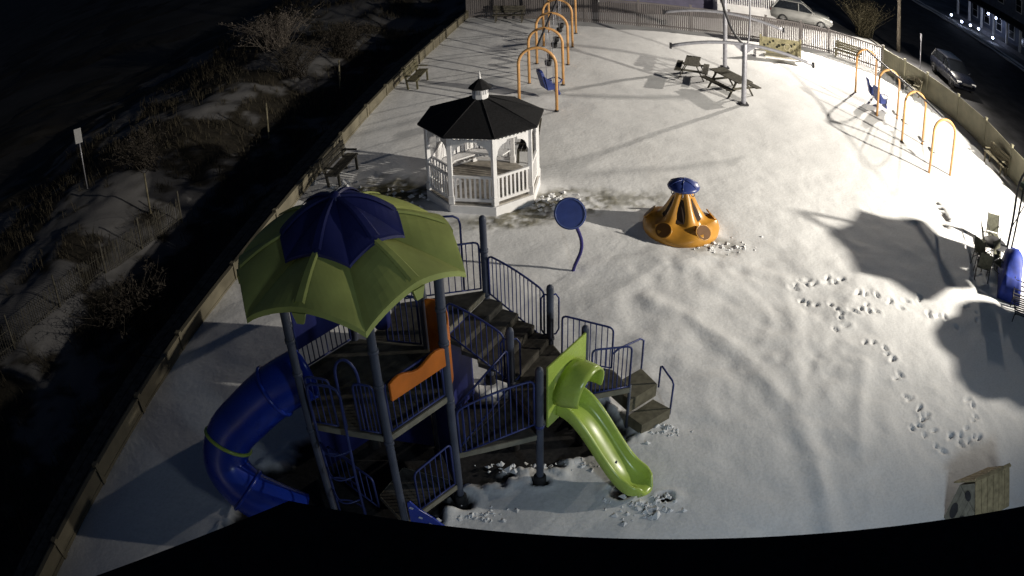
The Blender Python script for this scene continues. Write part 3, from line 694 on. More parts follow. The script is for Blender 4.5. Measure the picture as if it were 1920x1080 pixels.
# bench inside, on the far and left sides
for k in (3, 4, 5, 6):
    A, Bv = oc(k, RG-.12), oc(k+1, RG-.12); C1, C2 = oc(k, RG-.52), oc(k+1, RG-.52)
    q = MB(); q.slab([p+Vector((0, 0, FZ+.46)) for p in (A, Bv, C2, C1)], (0, 0, -.04)); q.build('bench_seat', M_WHITE, gzt)
    d = (Bv-A).normalized(); az = math.atan2(d.y, d.x); L = (Bv-A).length
    br = MB(); br.beam(A+Vector((0, 0, FZ+.98)), Bv+Vector((0, 0, FZ+.98)), .04, .07); bo = br.build('bench_back', M_WHITE, gzt)
    for i in range(7):
        q = MB(); q.box(A+d*(L*(i+.5)/7)+Vector((0, 0, FZ+.73)), (.09, .022, .46), az); q.build('back_slat', M_WHITE, bo)
RE = 1.76
q = MB(); q.add([oc(k, RE)+Vector((0, 0, 2.30)) for k in range(8)]+[oc(k, .20)+Vector((0, 0, 2.86)) for k in range(8)]+[oc(k, RE)+Vector((0, 0, 2.255)) for k in range(8)],
      [(k, (k+1) % 8, 8+(k+1) % 8, 8+k) for k in range(8)]+[tuple(range(8, 16))]+[(16+k, 16+(k+1) % 8, (k+1) % 8, k) for k in range(8)]+[tuple(reversed(range(16, 24)))])
rg = q.build('roof', M_SHINGLE, gzt)
for k in range(8):
    q = MB(); q.tube([oc(k, RE-.01)+Vector((0, 0, 2.305)), oc(k, .2)+Vector((0, 0, 2.865))], .018, 6); q.build('hip_ridge', M_SHINGLE, rg)
q = MB(); q.prism([tuple(oc(k, .225))[:2] for k in range(8)], 2.80, 3.16); cu = q.build('cupola', M_WHITE, gzt)
for k in range(8):
    m_ = (oc(k, .225)+oc(k+1, .225))/2; a = math.atan2(m_.y, m_.x)
    for s in (-.035, .035):
        q = MB(); q.box(m_+Vector((-math.sin(a)*s, math.cos(a)*s, 3.05)), (.012, .04, .12), a); q.build('louvre', mat('cupola_grey', (.35, .35, .37), .7, .1, 5), cu)
q = MB(); q.add([oc(k, .34)+Vector((0, 0, 3.155)) for k in range(8)]+[Vector((0, 0, 3.45))], [(k, (k+1) % 8, 8) for k in range(8)]+[tuple(reversed(range(8)))]); cr = q.build('cupola_roof', M_SHINGLE, gzt)
q = MB(); q.lathe([(.03, 3.42), (.04, 3.46), (.02, 3.5), (.028, 3.53), (.006, 3.64), (.001, 3.65)], 10); q.build('finial', M_WHITE, cr)

# ------------------------------------------------------------------ yellow climber with blue cap
mg = thing('climber', 'yellow fluted climbing cone with round holes and blue domed cap', 'climber', (*MG, 0))
N = 120; NF = 5
def flute(a, z):
    k = max(0, 1-abs(z-.70)/.62)**.7; return 1-.40*k*(.5-.5*math.cos(NF*a))**1.3
q = MB(); q.lathe([(.96, -.06), (1.03, .0), (1.06, .10), (1.03, .20), (.96, .28), (.84, .30), (.74, .31), (.66, .36), (.58, .46), (.49, .60), (.40, .76), (.32, .92), (.25, 1.06), (.20, 1.16), (.17, 1.24)], N, fr=flute)
q.build('cone_body', M_YEL, mg)
for k in range(NF):
    a = R(72*k+36); dr = Vector((math.cos(a), math.sin(a), 0)); sdv = Vector((-dr.y, dr.x, 0))
    g = [(.585, .10, .38), (.46, .145, .50), (.355, .12, .70), (.25, .05, .92)]
    pts = [dr*(r*.86+.0)+sdv*w_+Vector((0, 0, z)) for r, w_, z in g]+[dr*(r*.86+.0)-sdv*w_+Vector((0, 0, z)) for r, w_, z in g[::-1]]
    q = MB(); q.slab(pts, dr*.02+Vector((0, 0, .015))); so_ = q.build('flute_shade', mat('brown_flute_shade', (.035, .02, .012), .8, .1, 5), mg)  # dark slab paints the shade between two petals
    a = R(72*k+10); dr = Vector((math.cos(a), math.sin(a), 0)); sdv = Vector((-dr.y, dr.x, 0)); upn = (dr*.72+Vector((0, 0, .7))).normalized(); tn = sdv.cross(upn)
    c = dr*.90+Vector((0, 0, .30))
    q = MB(); q.tube([c+.235*math.cos(x)*sdv+.20*math.sin(x)*tn for x in [2*math.pi*i/24 for i in range(24)]], .018, 8, closed=True); hr = q.build('hole_rim', M_YEL, mg)
    q = MB(); q.add([c+upn*.02+.22*math.cos(x)*sdv+.19*math.sin(x)*tn for x in [2*math.pi*i/24 for i in range(24)]], [tuple(range(24))]); q.build('scoop_shade_disc', mat('scoop_shade', (.14, .06, .014), .6, .1, 5), hr)  # flat dark disc stands for the shade inside a scoop
q = MB(); q.lathe([(.02, 1.25), (.36, 1.20), (.43, 1.21), (.44, 1.235), (.40, 1.29), (.28, 1.36), (.13, 1.40), (.001, 1.41)], 32); cap = q.build('dome_cap', M_SEAT, mg)
for k in range(6):
    a = R(60*k+15); q = MB(); q.tube([Vector((math.cos(a)*r, math.sin(a)*r, z+.004)) for r, z in ((.05, 1.405), (.2, 1.385), (.34, 1.325), (.42, 1.27))], .012, 6); q.build('cap_rib', M_SEAT, cap)
    q = MB(); c = Vector((math.cos(a)*.30, math.sin(a)*.30, 1.12)); dr = Vector((math.cos(a), math.sin(a), 0)); q.tube([c+dr*.06*math.cos(x)+Vector((0, 0, .075*math.sin(x))) for x in [2*math.pi*i/14 for i in range(14)]], .014, 6, closed=True); q.build('grab_ring', M_STEEL, mg)

# ------------------------------------------------------------------ round blue panel on a bent pole
sg = thing('round_panel', 'round navy panel on a bent blue pole standing alone in the snow', 'panel', (1.42, 17.0, 0))
q = MB(); q.tube(smooth_path([(0, 0, -.1), (.05, .0, .12), (.19, .0, .5), (.20, .0, .8), (.10, .0, 1.12), (.0, .0, 1.35)], 6), .042, 12); q.build('pole', mat('indigo_pole', (.035, .03, .16), .4, .1, 4), sg)
fd = Vector((-.02, -.86, .5)).normalized(); c = Vector((-.06, -.03, 1.52)); s1 = Vector((1, 0, 0)); s1 = (s1-fd*s1.dot(fd)).normalized(); s2 = s1.cross(fd)
q = MB(); n = 40; pts = [c+.37*(math.cos(x)*s1+math.sin(x)*s2) for x in [2*math.pi*i/n for i in range(n)]]; q.slab(pts, -fd*.05); ds = q.build('disc', M_SEAT, sg, bevel=.012)
q = MB(); q.tube([c+fd*.008+.335*(math.cos(x)*s1+math.sin(x)*s2) for x in [2*math.pi*i/n for i in range(n)]], .01, 6, closed=True); q.build('disc_rim', mat('pale_blue_rim', (.10, .14, .32), .4, .1, 5), ds)

# ------------------------------------------------------------------ arch swings
def swing_frame(label, pts, hw, h, beam_m, n_first=None):
    t = thing('swing_frame', label, 'swing frame', (*pts[0], 0), 0, 'arch swing frames'); o = Vector((*pts[0], 0))
    rd = (Vector((*pts[-1], 0))-o).normalized(); pd = Vector((rd.y, -rd.x, 0))
    for p in pts:
        c = Vector((*p, 0))-o
        q = MB(); q.tube([c-pd*hw+Vector((0, 0, -.15))]+[c+Vector((0, 0, h-hw))+pd*(-hw*math.cos(a))+Vector((0, 0, hw*math.sin(a))) for a in [math.pi*i/16 for i in range(17)]]+[c+pd*hw+Vector((0, 0, -.15))], .056, 12); ar = q.build('arch', M_YARCH, t)
        for s in (-1, 1):
            k = MB(); k.lathe([(.085, -.06), (.085, .03), (.058, .05)], 12, c+pd*hw*s); k.build('base_collar', M_DARK, ar)
    q = MB(); q.tube([Vector((*pts[0], h-.02))-o+Vector((0, 0, 0)), *[Vector((*p, h-.02))-o for p in pts[1:]]], .045, 10); q.build('top_beam', beam_m, t)
    return t
LS = [(1.13, 27.89), (1.59, 30.9), (2.02, 33.71), (2.47, 36.65), (2.89, 39.37)]
RS = [(16.26, 23.25), (16.44, 26.25), (16.48, 29.0), (16.75, 32.1)]
swing_frame('row of five orange arches with a dark top beam beyond the gazebo', LS, .66, 2.46, M_DARK)
swing_frame('row of four orange arches with a top beam near the street-side fence', RS, .58, 2.34, mat('grey_beam', (.12, .12, .14), .5, .1, 5, metal=.3))
def seat_proto(kind):
    t = bpy.data.objects.new(kind, None); col.objects.link(t)
    if kind == 'bucket_swing':
        q = MB(); q.lathe([(.001, -.02), (.10, -.02), (.13, .02), (.15, .2), (.145, .21), (.12, .03), (.001, .0)], 14); q.build('seat', M_RUBBER, t); xs_ = .15; zt = .2
    elif kind == 'belt_swing':
        q = MB(); q.slab([(x, -.08, .06*(x/.28)**2) for x in [-.28+.56*i/10 for i in range(11)]]+[(x, .08, .06*(x/.28)**2) for x in [.28-.56*i/10 for i in range(11)]], (0, 0, -.02)); q.build('seat', M_RUBBER, t); xs_ = .28; zt = .05
    else:
        q = MB(); q.slab([(-.2, -.17, 0), (.2, -.17, 0), (.2, .16, -.02), (-.2, .16, -.02)], (0, 0, -.06)); q.slab([(-.2, .12, 0), (.2, .12, 0), (.18, .26, .62), (.1, .28, .70), (-.1, .28, .70), (-.18, .26, .62)], (0, .09, -.02)); q.slab([(-.19, -.17, -.02), (.19, -.17, -.02), (.15, -.27, -.30), (-.15, -.27, -.30)], (0, .07, -.03))
        q.build('seat', M_SEAT, t, bevel=.02)
        for s in (-1, 1):
            k = MB(); k.slab([(s*.2, -.17, -.03), (s*.2, .16, -.03), (s*.21, .26, .5), (s*.22, .05, .22), (s*.22, -.15, .15)], (s*.03, 0, 0)); k.build('side_wing', M_SEAT, t)
        k = MB(); k.tube([(-.23, .0, .16), (-.24, -.22, .22), (-.1, -.32, .24), (.1, -.32, .24), (.24, -.22, .22), (.23, .0, .16)], .022, 8); k.build('safety_bar', M_SEAT, t)
        xs_ = .24; zt = .2
    for s in (-1, 1):
        k = MB(); k.tube([(s*xs_, 0, zt), (s*(xs_+.02), 0, 1.86)], .009, 5); k.build('chain', M_STEEL, t)
    return t
def row(P, i, f): return V2(P[i], P[i+1], f)
LSa, RSa = math.atan2(11.5, 1.76), math.atan2(8.85, .5)
placed = {}
def seat(kind, p, az, z, label, group):
    if kind in placed: o = copy_tree(placed[kind])
    else: o = seat_proto(kind); placed[kind] = o
    o.location = (*p, z); o.rotation_euler = (0, 0, az); tag(o, label, 'swing', group)
    return o
seat('full_support_swing', (1.62, 28.85), LSa+.5, .62, 'blue high-backed swing seat in the arch row beyond the gazebo', 'hanging swings').scale = (1.3, 1.3, 1.05)
for i in (1, 2, 3):
    ORD = ('first', 'second', 'third', 'fourth', 'fifth')
    for f, j in ((.33, i), (.68, i+1)): seat('bucket_swing', row(LS, i, f), LSa, .55, 'small black bucket swing between %s and %s arch from the gazebo, nearer the %s' % (ORD[i], ORD[i+1], ORD[j]), 'hanging swings')
seat('full_support_swing', row(RS, 2, .30), RSa+.2, .5, 'blue high-backed swing seat tilted beside the third street-side arch', 'hanging swings').scale = (1.25, 1.25, 1.03)
seat('full_support_swing', row(RS, 2, .62), RSa-.2, .5, 'blue high-backed swing seat next to the last street-side arch', 'hanging swings').scale = (1.25, 1.25, 1.03)
for i in (0, 1):
    WH = ('umbrella-side', 'second', 'third')
    for f, j in ((.34, i), (.70, i+1)): seat('belt_swing', row(RS, i, f), RSa, .55, 'black belt swing between %s and %s street-side arch, nearer the %s' % (WH[i], WH[i+1], WH[j]), 'hanging swings')

# ------------------------------------------------------------------ steel frame with bowed crossarms
fr = thing('steel_frame', 'tall grey steel frame with two posts and long bowed crossarms by the picnic tables', 'frame', (9.23, 29.04, 0)); o = Vector((9.23, 29.04, 0))
for (px, py, h, dz, dirv, ext) in ((9.23, 29.04, 2.62, .44, Vector((.984, -.176, 0)), 2.96), (9.84, 34.06, 2.78, .38, Vector((.963, -.27, 0)), 2.8)):
    c = Vector((px, py, 0))-o; back = py > 30
    q = MB(); q.lathe([(.105, -.1), (.105, h if not back else 5.0), (.09, (h if not back else 5.0)+.03), (.001, (h if not back else 5.0)+.04)], 16, c); pp = q.build('post', M_STEEL, fr)
    q = MB(); q.prism([(c.x+.26*math.cos(a), c.y+.26*math.sin(a)) for a in [R(45+90*i) for i in range(4)]], -.02, .07); q.build('base_plate', M_DARK, pp)
    q = MB(); q.tube([c+dirv*(ext*t)+Vector((0, 0, h-dz*t*t)) for t in [-1+i/10 for i in range(21)]], .07, 10); ca = q.build('crossarm', M_STEEL, fr)
    for s in (-1, 1):
        q = MB(); e = c+dirv*(ext*s)+Vector((0, 0, h-dz)); q.beam(e-dirv*.02*s, e+dirv*.07*s, .16, .22); q.build('end_cap', M_DARK, ca)
        if not back:
            q = MB(); q.slab([c+Vector((0, 0, h-.45)), c+dirv*s*.5+Vector((0, 0, h-.05)), c+Vector((0, 0, h-.05))] if s > 0 else [c+Vector((0, 0, h-.05)), c+dirv*s*.5+Vector((0, 0, h-.05)), c+Vector((0, 0, h-.45))], (0, .03, 0)); q.build('gusset', M_STEEL, pp)
q = MB(); q.tube(smooth_path([(0, 0, 2.58), (-.22, .05, 2.75), (-.55, .1, 3.25), (-.85, .15, 4.1), (-.98, .18, 4.9), (-.9, .2, 5.6)], 6), .055, 10); q.build('fork_arm', M_DARK, fr)
q = MB(); q.tube(smooth_path([(0, 0, 2.58), (.12, -.02, 2.7), (.18, -.04, 3.2), (.2, -.06, 4.4), (.1, -.05, 5.6)], 6), .035, 10); q.build('fork_arm', M_STEEL, fr)

# ------------------------------------------------------------------ picnic tables, benches, play panel
def picnic(label, p, az, sc_=1.):
    t = thing('picnic_table', label, 'picnic table', (*p, 0), az, 'picnic tables')
    for i in range(5): q = MB(); q.box((0, (-.3+.15*i)*sc_, .745), (1.85*sc_, .14*sc_, .04)); q.build('top_plank', M_WOODD, t)
    for s in (-1, 1):
        for k in (0, 1): q = MB(); q.box((0, s*(.62+.15*k)*sc_, .45), (1.85*sc_, .14*sc_, .04)); q.build('seat_plank', M_WOODD, t)
        for e in (-1, 1): q = MB(); q.beam((e*.62*sc_, s*.22*sc_, .72), (e*.62*sc_, s*.68*sc_, -.05), .04, .09, up=(1, 0, 0)); q.build('leg', M_WOODD, t)
        q = MB(); q.beam((s*.62*sc_+.05, -.78*sc_, .41), (s*.62*sc_+.05, .78*sc_, .41), .04, .09); q.build('cross_beam', M_WOODD, t)
        q = MB(); q.beam((s*.62*sc_+.05, -.37*sc_, .69), (s*.62*sc_+.05, .37*sc_, .69), .04, .07); q.build('cross_beam', M_WOODD, t)
picnic('dark wooden picnic table between the two grey steel posts, nearer the picket fence', (7.85, 32.35), R(72), .85)
picnic('dark wooden picnic table right behind the front grey steel post', (9.1, 30.55), R(-66), 1.08)
def bench(label, p, az, m=None):
    m = m or M_WOOD
    t = thing('bench', label, 'bench', (*p, 0), az, 'wooden benches')
    for i in range(3): q = MB(); q.box((0, -.12+.14*i, .44), (1.7, .12, .04)); q.build('seat_plank', m, t)
    for i in range(3): q = MB(); q.box((0, .26+.03*i, .58+.14*i), (1.7, .035, .12)); q.build('back_plank', m, t)
    for e in (-1, 1):
        q = MB(); q.beam((e*.68, -.16, .42), (e*.68, -.18, -.05), .07, .06, up=(1, 0, 0)); q.build('leg', m, t)
        q = MB(); q.beam((e*.68, .20, -.05), (e*.68, .36, .95), .07, .06, up=(1, 0, 0)); q.build('leg', m, t)
        q = MB(); q.beam((e*.72, -.2, .64), (e*.72, .3, .64), .06, .04); q.build('armrest', m, t)
bench('wooden bench against the picket fence, in the bend before the street', (18.5, 38.15), R(-38))
bench('wooden bench against the board fence behind the last street-side arch', (20.75, 33.6), R(-105))
bench('wooden bench against the board fence beside the first street-side arch', (20.75, 24.6), R(-85))
bench('wooden bench at the low wall between gazebo and picket fence', (-3.45, 31.6), R(78), mat('olive_wood', (.11, .10, .06), .8, .2, 8, .3, 40))
bench('wooden bench at the low wall beside the gazebo shadow', (-5.0, 22.9), R(76), M_WOODD)
bench('dark wooden bench just past the gazebo by the first orange arch', (.6, 24.0), R(-100), M_WOODD)
bench('dark wooden bench at the far end under the picket fence, near the low wall', (.3, 42.0), R(-8), M_WOODD)
pp = thing('cut_out_board', 'upright tan play panel with round cut-outs near the picket fence', 'panel', (13.6, 36.5, 0), R(-4))
for s in (-1, 1): q = MB(); q.box((s*1.12, 0, .6), (.1, .1, 1.3)); q.build('post', M_SIGNP, pp)
q = MB(); q.box((0, 0, .68), (2.1, .06, .92)); pb = q.build('board', M_SIGNP, pp, bevel=.01)
random.seed(3)
for i in range(11):
    x, z = -.9+.165*i+random.uniform(-.04, .04), .68+random.uniform(-.3, .3); r_ = random.uniform(.05, .09)
    q = MB(); q.slab([(x+r_*math.cos(a), -.033, z+r_*math.sin(a)) for a in [2*math.pi*k/14 for k in range(14)]], (0, -.008, 0)); q.build('cut_out', mat('dark_cut_out', (.03, .03, .02), .9, .1, 5), pb)
for (x, z, r_) in ((.36, .72, .17), (.58, .60, .12)):
    q = MB(); q.tube([(x+r_*math.cos(a), -.04, z+r_*math.sin(a)) for a in [2*math.pi*k/20 for k in range(20)]], .022, 6, closed=True); q.build('pale_ring', mat('cream_paint', (.55, .5, .36), .7, .1, 5), pb)
q = MB(); q.box((0, -.42, .30), (2.1, .7, .05)); q.build('ledge', mat('cream_ledge', (.5, .47, .38), .7, .12, 5), pp)
q = MB(); q.slab([(-1.45, -.35, .42), (-.9, -.35, .42), (-.9, .2, .42), (-1.45, .2, .42)], (0, 0, -.42)); q.build('side_box', M_WHITE, pp, bevel=.03)

# ------------------------------------------------------------------ small wooden playhouse
ph = thing('playhouse', 'small pine playhouse with plank roof and dormer at the roof edge', 'playhouse', (8.58, 7.25, 0), R(6)); ph.scale = (.95, .95, .95)
wm = mat('grey_pine', (.26, .24, .19), .8, .15, 6, .2, 40)
M_PLAY = mat('tan_pine_plank', (.34, .27, .155), .75, .2, 8, .25, 40)
q = MB(); q.box((.08, 0, .46), (1.0, .85, 1.05)); q.build('wall', wm, ph)
q = MB(); q.slab([(-.42, -.425, .97), (-.42, .425, .97), (-.42, 0, 1.40)], (1.0, 0, 0)); q.build('gable', wm, ph)
for s_ in (-1, 1):
    for i in range(6):
        x0 = -.46+i*.195; e = .172
        P4_ = [(x0, s_*.0, 1.46), (x0+e, s_*.0, 1.46), (x0+e, s_*.62, .86), (x0, s_*.62, .86)]
        q = MB(); q.slab(P4_ if s_ < 0 else P4_[::-1], (0, s_*.02, .028)); q.build('roof_plank', M_PLAY, ph)
for i in range(5): q = MB(); q.box((-.435, -.34+i*.17, .62), (.025, .16, .72)); q.build('wall_plank', wm, ph)
q = MB(); q.slab([(-.452, .0+.12*math.cos(a_), 1.06+.10*math.sin(a_)) for a_ in [2*math.pi*k/16 for k in range(16)]], (-.01, 0, 0)); q.build('window', M_DARK, ph)
for y in (-.2, .2): q = MB(); q.slab([(-.452, y+.13*math.cos(a_), .45+.2*math.sin(a_)) for a_ in [2*math.pi*k/16 for k in range(16)]], (-.01, 0, 0)); q.build('doorway', M_DARK, ph)
q = MB(); q.beam((-.45, 0, 1.50), (.72, 0, 1.50), .09, .04); q.build('ridge_board', M_PLAY, ph)

# ------------------------------------------------------------------ patio corner: umbrellas, chairs, lounger
def umbrella(label, c, base, r_, z, n=7, sc_=.24):
    t = thing('patio_umbrella', label, 'umbrella', (*base, 0), 0, 'open patio umbrellas'); o = Vector((*base, 0)); cx = Vector((*c, 0))-o
    q = MB(); vs = [cx+Vector((0, 0, z+.42))]; fs = []
    for i in range(n*4):
        a = 2*math.pi*i/(n*4); s = (i % 4)/4; k = 1-sc_*math.sin(math.pi*s); vs += [cx+Vector((r_*.5*k**.5*math.cos(a), r_*.5*k**.5*math.sin(a), z+.24)), cx+Vector((r_*k*math.cos(a), r_*k*math.sin(a), z-.02+.05*math.sin(math.pi*s))), cx+Vector((r_*k*1.01*math.cos(a), r_*k*1.01*math.sin(a), z-.16-.05*math.sin(math.pi*s)))]
    m_ = n*4
    for i in range(m_):
        j = (i+1) % m_; fs += [(0, 1+3*i, 1+3*j), (1+3*i, 2+3*i, 2+3*j, 1+3*j), (2+3*i, 3+3*i, 3+3*j, 2+3*j)]
    q.add(vs, fs, False); cn = q.build('canopy', M_UMB, t, solid=.006)
    for i in range(n):
        a = 2*math.pi*i/n; k = MB(); k.tube([cx+Vector((0, 0, z+.38)), cx+Vector((r_*.98*math.cos(a), r_*.98*math.sin(a), z-.05))], .012, 5); k.build('rib', M_PATIO, cn)
    q = MB(); q.tube(smooth_path([(0, 0, 0), (0, 0, 1.6), (0, 0, 3.0), cx*.35+Vector((0, 0, z+.55)), cx+Vector((0, 0, z+.45))], 5), .05, 10); q.build('pole', M_PATIO, t)
    q = MB(); q.tube([(.16, -.1, 0), (.16, -.1, 3.0)], .04, 10); q.build('mast', M_PATIO, t)
    q = MB(); q.tube([(0, 0, 1.4), cx*.5+Vector((0, 0, z+.2))], .02, 8); q.build('brace', M_PATIO, t)
    q = MB(); q.box((0, 0, .04), (.7, .7, .09)); q.build('base', M_PATIO, t)
    return t
umbrella('dark green cantilever umbrella standing over the patio chairs', (16.45, 15.45), (15.46, 16.62), 1.55, 3.25)
umbrella('dark green cantilever umbrella past the slatted lounger', (17.3, 12.35), (18.3, 12.2), 1.25, 3.25, 6, -.16)
def chair(label, p, az, m):
    t = thing('patio_chair', label, 'chair', (*p, 0), az, 'patio chairs')
    q = MB(); q.slab([(-.25, -.24, .42), (.25, -.24, .42), (.25, .24, .40), (-.25, .24, .40)], (0, 0, -.02)); q.build('seat', m, t)
    q = MB(); q.slab([(-.25, .23, .44), (.25, .23, .44), (.25, .42, .98), (-.25, .42, .98)], (0, .02, .0)); q.build('backrest', m, t)
    for e in (-1, 1):
        q = MB(); q.tube([(e*.28, -.28, -.03), (e*.28, -.24, .45), (e*.28, -.24, .62), (e*.28, -.18, .66), (e*.28, .32, .66)], .016, 7); q.build('arm_frame', M_PATIO, t)
        q = MB(); q.tube([(e*.27, .30, -.03), (e*.27, .22, .42), (e*.26, .44, 1.02)], .016, 7); q.build('back_leg', M_PATIO, t)
        q = MB(); q.tube([(e*.28, -.26, .2), (e*.27, .27, .2)], .012, 6); q.build('side_rail', M_PATIO, t)
chair('patio chair with olive sling seat beside the umbrella pole', (15.05, 17.35), R(65), M_SLING)
chair('patio chair with olive sling seat turned away from the umbrella pole', (14.35, 16.75), R(110), M_SLING)
chair('patio chair with olive sling seat behind the blue cloth cover', (14.9, 16.15), R(20), M_SLING)
chair('patio chair with olive sling seat at the edge of the umbrella shadow', (13.95, 16.1), R(150), M_SLING)
chair('patio chair with olive sling seat pushed against the small round table', (15.7, 17.9), R(-20), M_SLING)
pt = thing('patio_table', 'small round dark patio table among the sling chairs', 'table', (15.0, 16.85, 0))
q = MB(); q.lathe([(.001, .69), (.48, .69), (.50, .71), (.48, .73), (.001, .73)], 24); q.build('top', M_PATIO, pt)
for k in range(3):
    a = R(120*k+20); q = MB(); q.tube([(.05*math.cos(a), .05*math.sin(a), .69), (.12*math.cos(a), .12*math.sin(a), .3), (.36*math.cos(a), .36*math.sin(a), -.02)], .018, 7); q.build('leg', M_PATIO, pt)
q = MB(); random.seed(2); vs = []; fs = []
for i in range(13):
    for j in range(9):
        x = -.75+1.5*i/12; y = -.35+.7*j/8; h = .5+.42*math.exp(-((x-.2)/.45)**2)*max(0, 1-(y/.42)**2)+.06*random.random()
        if i in (0, 12) or j in (0, 8): h = .02
        vs.append((x, y, h))
for i in range(12):
    for j in range(8): fs.append((i*9+j, (i+1)*9+j, (i+1)*9+j+1, i*9+j+1))
q.add(vs, fs, True); cv = q.build('cloth_cover', M_UMBB, None, (14.95, 15.45, 0), solid=.01); cv.rotation_euler = (0, 0, R(55)); cv.scale = (1.35, 1.35, 1.25)
tag(cv, 'royal blue cloth cover draped over furniture beside the umbrella', 'cover')
lg = thing('lounger', 'slatted metal lounger with snow between the slats, below the blue cover', 'lounger', (14.55, 14.1, 0), R(-30))
for e in (-1, 1):
    q = MB(); q.tube([(e*.32, -.8, .34), (e*.32, .25, .34), (e*.30, .75, .72)], .02, 8); q.build('side_rail', M_PATIO, lg)
    for y in (-.7, .2): q = MB(); q.tube([(e*.32, y, .34), (e*.34, y, -.03)], .018, 7); q.build('leg', M_PATIO, lg)
for i in range(9): q = MB(); y = -.75+.125*i; q.box((0, y, .345), (.62, .06, .02)); q.build('slat', M_PATIO, lg)
for i in range(4): q = MB(); q.box((0, .32+.12*i, .40+.09*i), (.60, .06, .02)); q.build('slat', M_PATIO, lg)

# ------------------------------------------------------------------ cars
def car(label, p, az, paint, Lc=4.5, Wc=1.8, Hc=1.62, group='parked cars'):
    t = thing('parked_car', label, 'car', (*p, 0), az, group)
    h = Lc/2
    # lower body lofted along x from cross sections
    secs = [(-h, .50, .80, .72), (-h+.10, .32, .98, .86), (-h+.5, .24, 1.02, .9), (-.4, .24, 1.03, .9), (h-1.35, .24, 1.02, .9), (h-.9, .24, .98, .9), (h-.30, .26, .86, .86), (h-.06, .36, .72, .74), (h, .46, .62, .66)]
    vs = []; fs = []; n = 10
    for (x, z0, z1, wf) in secs:
        W2 = Wc/2*wf/.9; zm = (z0+z1)/2
        for (yf, z) in ((-.80, z0), (-.97, z0+.08), (-1, zm), (-.97, z1-.10), (-.86, z1), (.86, z1), (.97, z1-.10), (1, zm), (.97, z0+.08), (.80, z0)): vs.append((x, yf*W2, z))
    for i in range(len(secs)-1):
        for j in range(n): fs.append((i*n+j, (i+1)*n+j, (i+1)*n+(j+1) % n, i*n+(j+1) % n))
    fs += [tuple(reversed(range(n))), tuple(range((len(secs)-1)*n, len(secs)*n))]
    q = MB(); q.add(vs, [f[::-1] for f in fs], True); q.build('body', paint, t)
    z1 = 1.0; W2 = Wc/2
    bot = [(-h+.14, -.86), (h-1.25, -.86), (h-1.25, .86), (-h+.14, .86)]; topp = [(-h+.62, -.70), (h-2.15, -.70), (h-2.15, .70), (-h+.62, .70)]
    q = MB(); q.add([(x, y*W2, z1) for x, y in bot]+[(x, y*W2, Hc-.06) for x, y in topp], [(0, 1, 5, 4), (1, 2, 6, 5), (2, 3, 7, 6), (3, 0, 4, 7)]); q.build('windows', M_GLASS, t)
    q = MB(); q.add([(x*1.0, y*W2*1.02, Hc-.07) for x, y in topp]+[(x*.97, y*W2*.9, Hc) for x, y in topp], [(0, 1, 5, 4), (1, 2, 6, 5), (2, 3, 7, 6), (3, 0, 4, 7), (4, 5, 6, 7)]); q.build('roof', paint, t)
    for e in (-1, 1):
        for (xa, xb) in (((-h+.14), (-h+.62)), ((h-1.25), (h-2.15)), (-.25, -.25)):
            q = MB(); q.beam((xa, e*.87*W2, z1-.02), (xb, e*.715*W2, Hc-.05), .05, .07); q.build('pillar', paint, t)
        q = MB(); q.box((h-1.55, e*(W2+.08), 1.05), (.12, .16, .12)); q.build('mirror', paint, t, bevel=.03)
        q = MB(); q.box((h-.16, e*.66*W2, .72), (.2, .34, .12)); q.build('headlight', M_HLAMP, t, bevel=.03)
        q = MB(); q.box((-h+.08, e*.70*W2, .82), (.1, .26, .18)); q.build('tail_light', mat('red_lens', (.25, .01, .01), .2, .1, 5), t, bevel=.02)
        for x in (-h+.85, h-.9):
            c = Vector((x, e*(W2-.09), .33))
            q = MB(); prof = [(.20, -.10), (.30, -.11), (.335, -.07), (.335, .07), (.30, .11), (.20, .10)]
            vs = []; m_ = 22
            for r_, yv in prof:
                for k in range(m_): a = 2*math.pi*k/m_; vs.append((c.x+r_*math.cos(a), c.y+yv, c.z+r_*math.sin(a)))
            fs = [(i*m_+k, i*m_+(k+1) % m_, (i+1)*m_+(k+1) % m_, (i+1)*m_+k) for i in range(5) for k in range(m_)]
            q.add(vs, fs, True); wh = q.build('wheel', M_RUBBER, t)
            q = MB()
            for k in range(5):
                a = 2*math.pi*k/5+.3; q.beam((c.x, c.y+e*.08, c.z), (c.x+.21*math.cos(a), c.y+e*.085, c.z+.21*math.sin(a)), .02, .06, up=(0, 1, 0))
            q.build('rim', M_RIM, wh)
    q = MB(); q.box((h-.012, 0, .66), (.05, .8, .12)); q.build('grille', M_DARK, t)
    return t
car('white hatchback parked by the lavender house behind the picket fence', (18.55, 45.9), R(-13), M_CARW, 4.4)
car('dark blue car parked on the street beside the board fence', (26.4, 37.3), R(-98), M_CARD, 4.7)

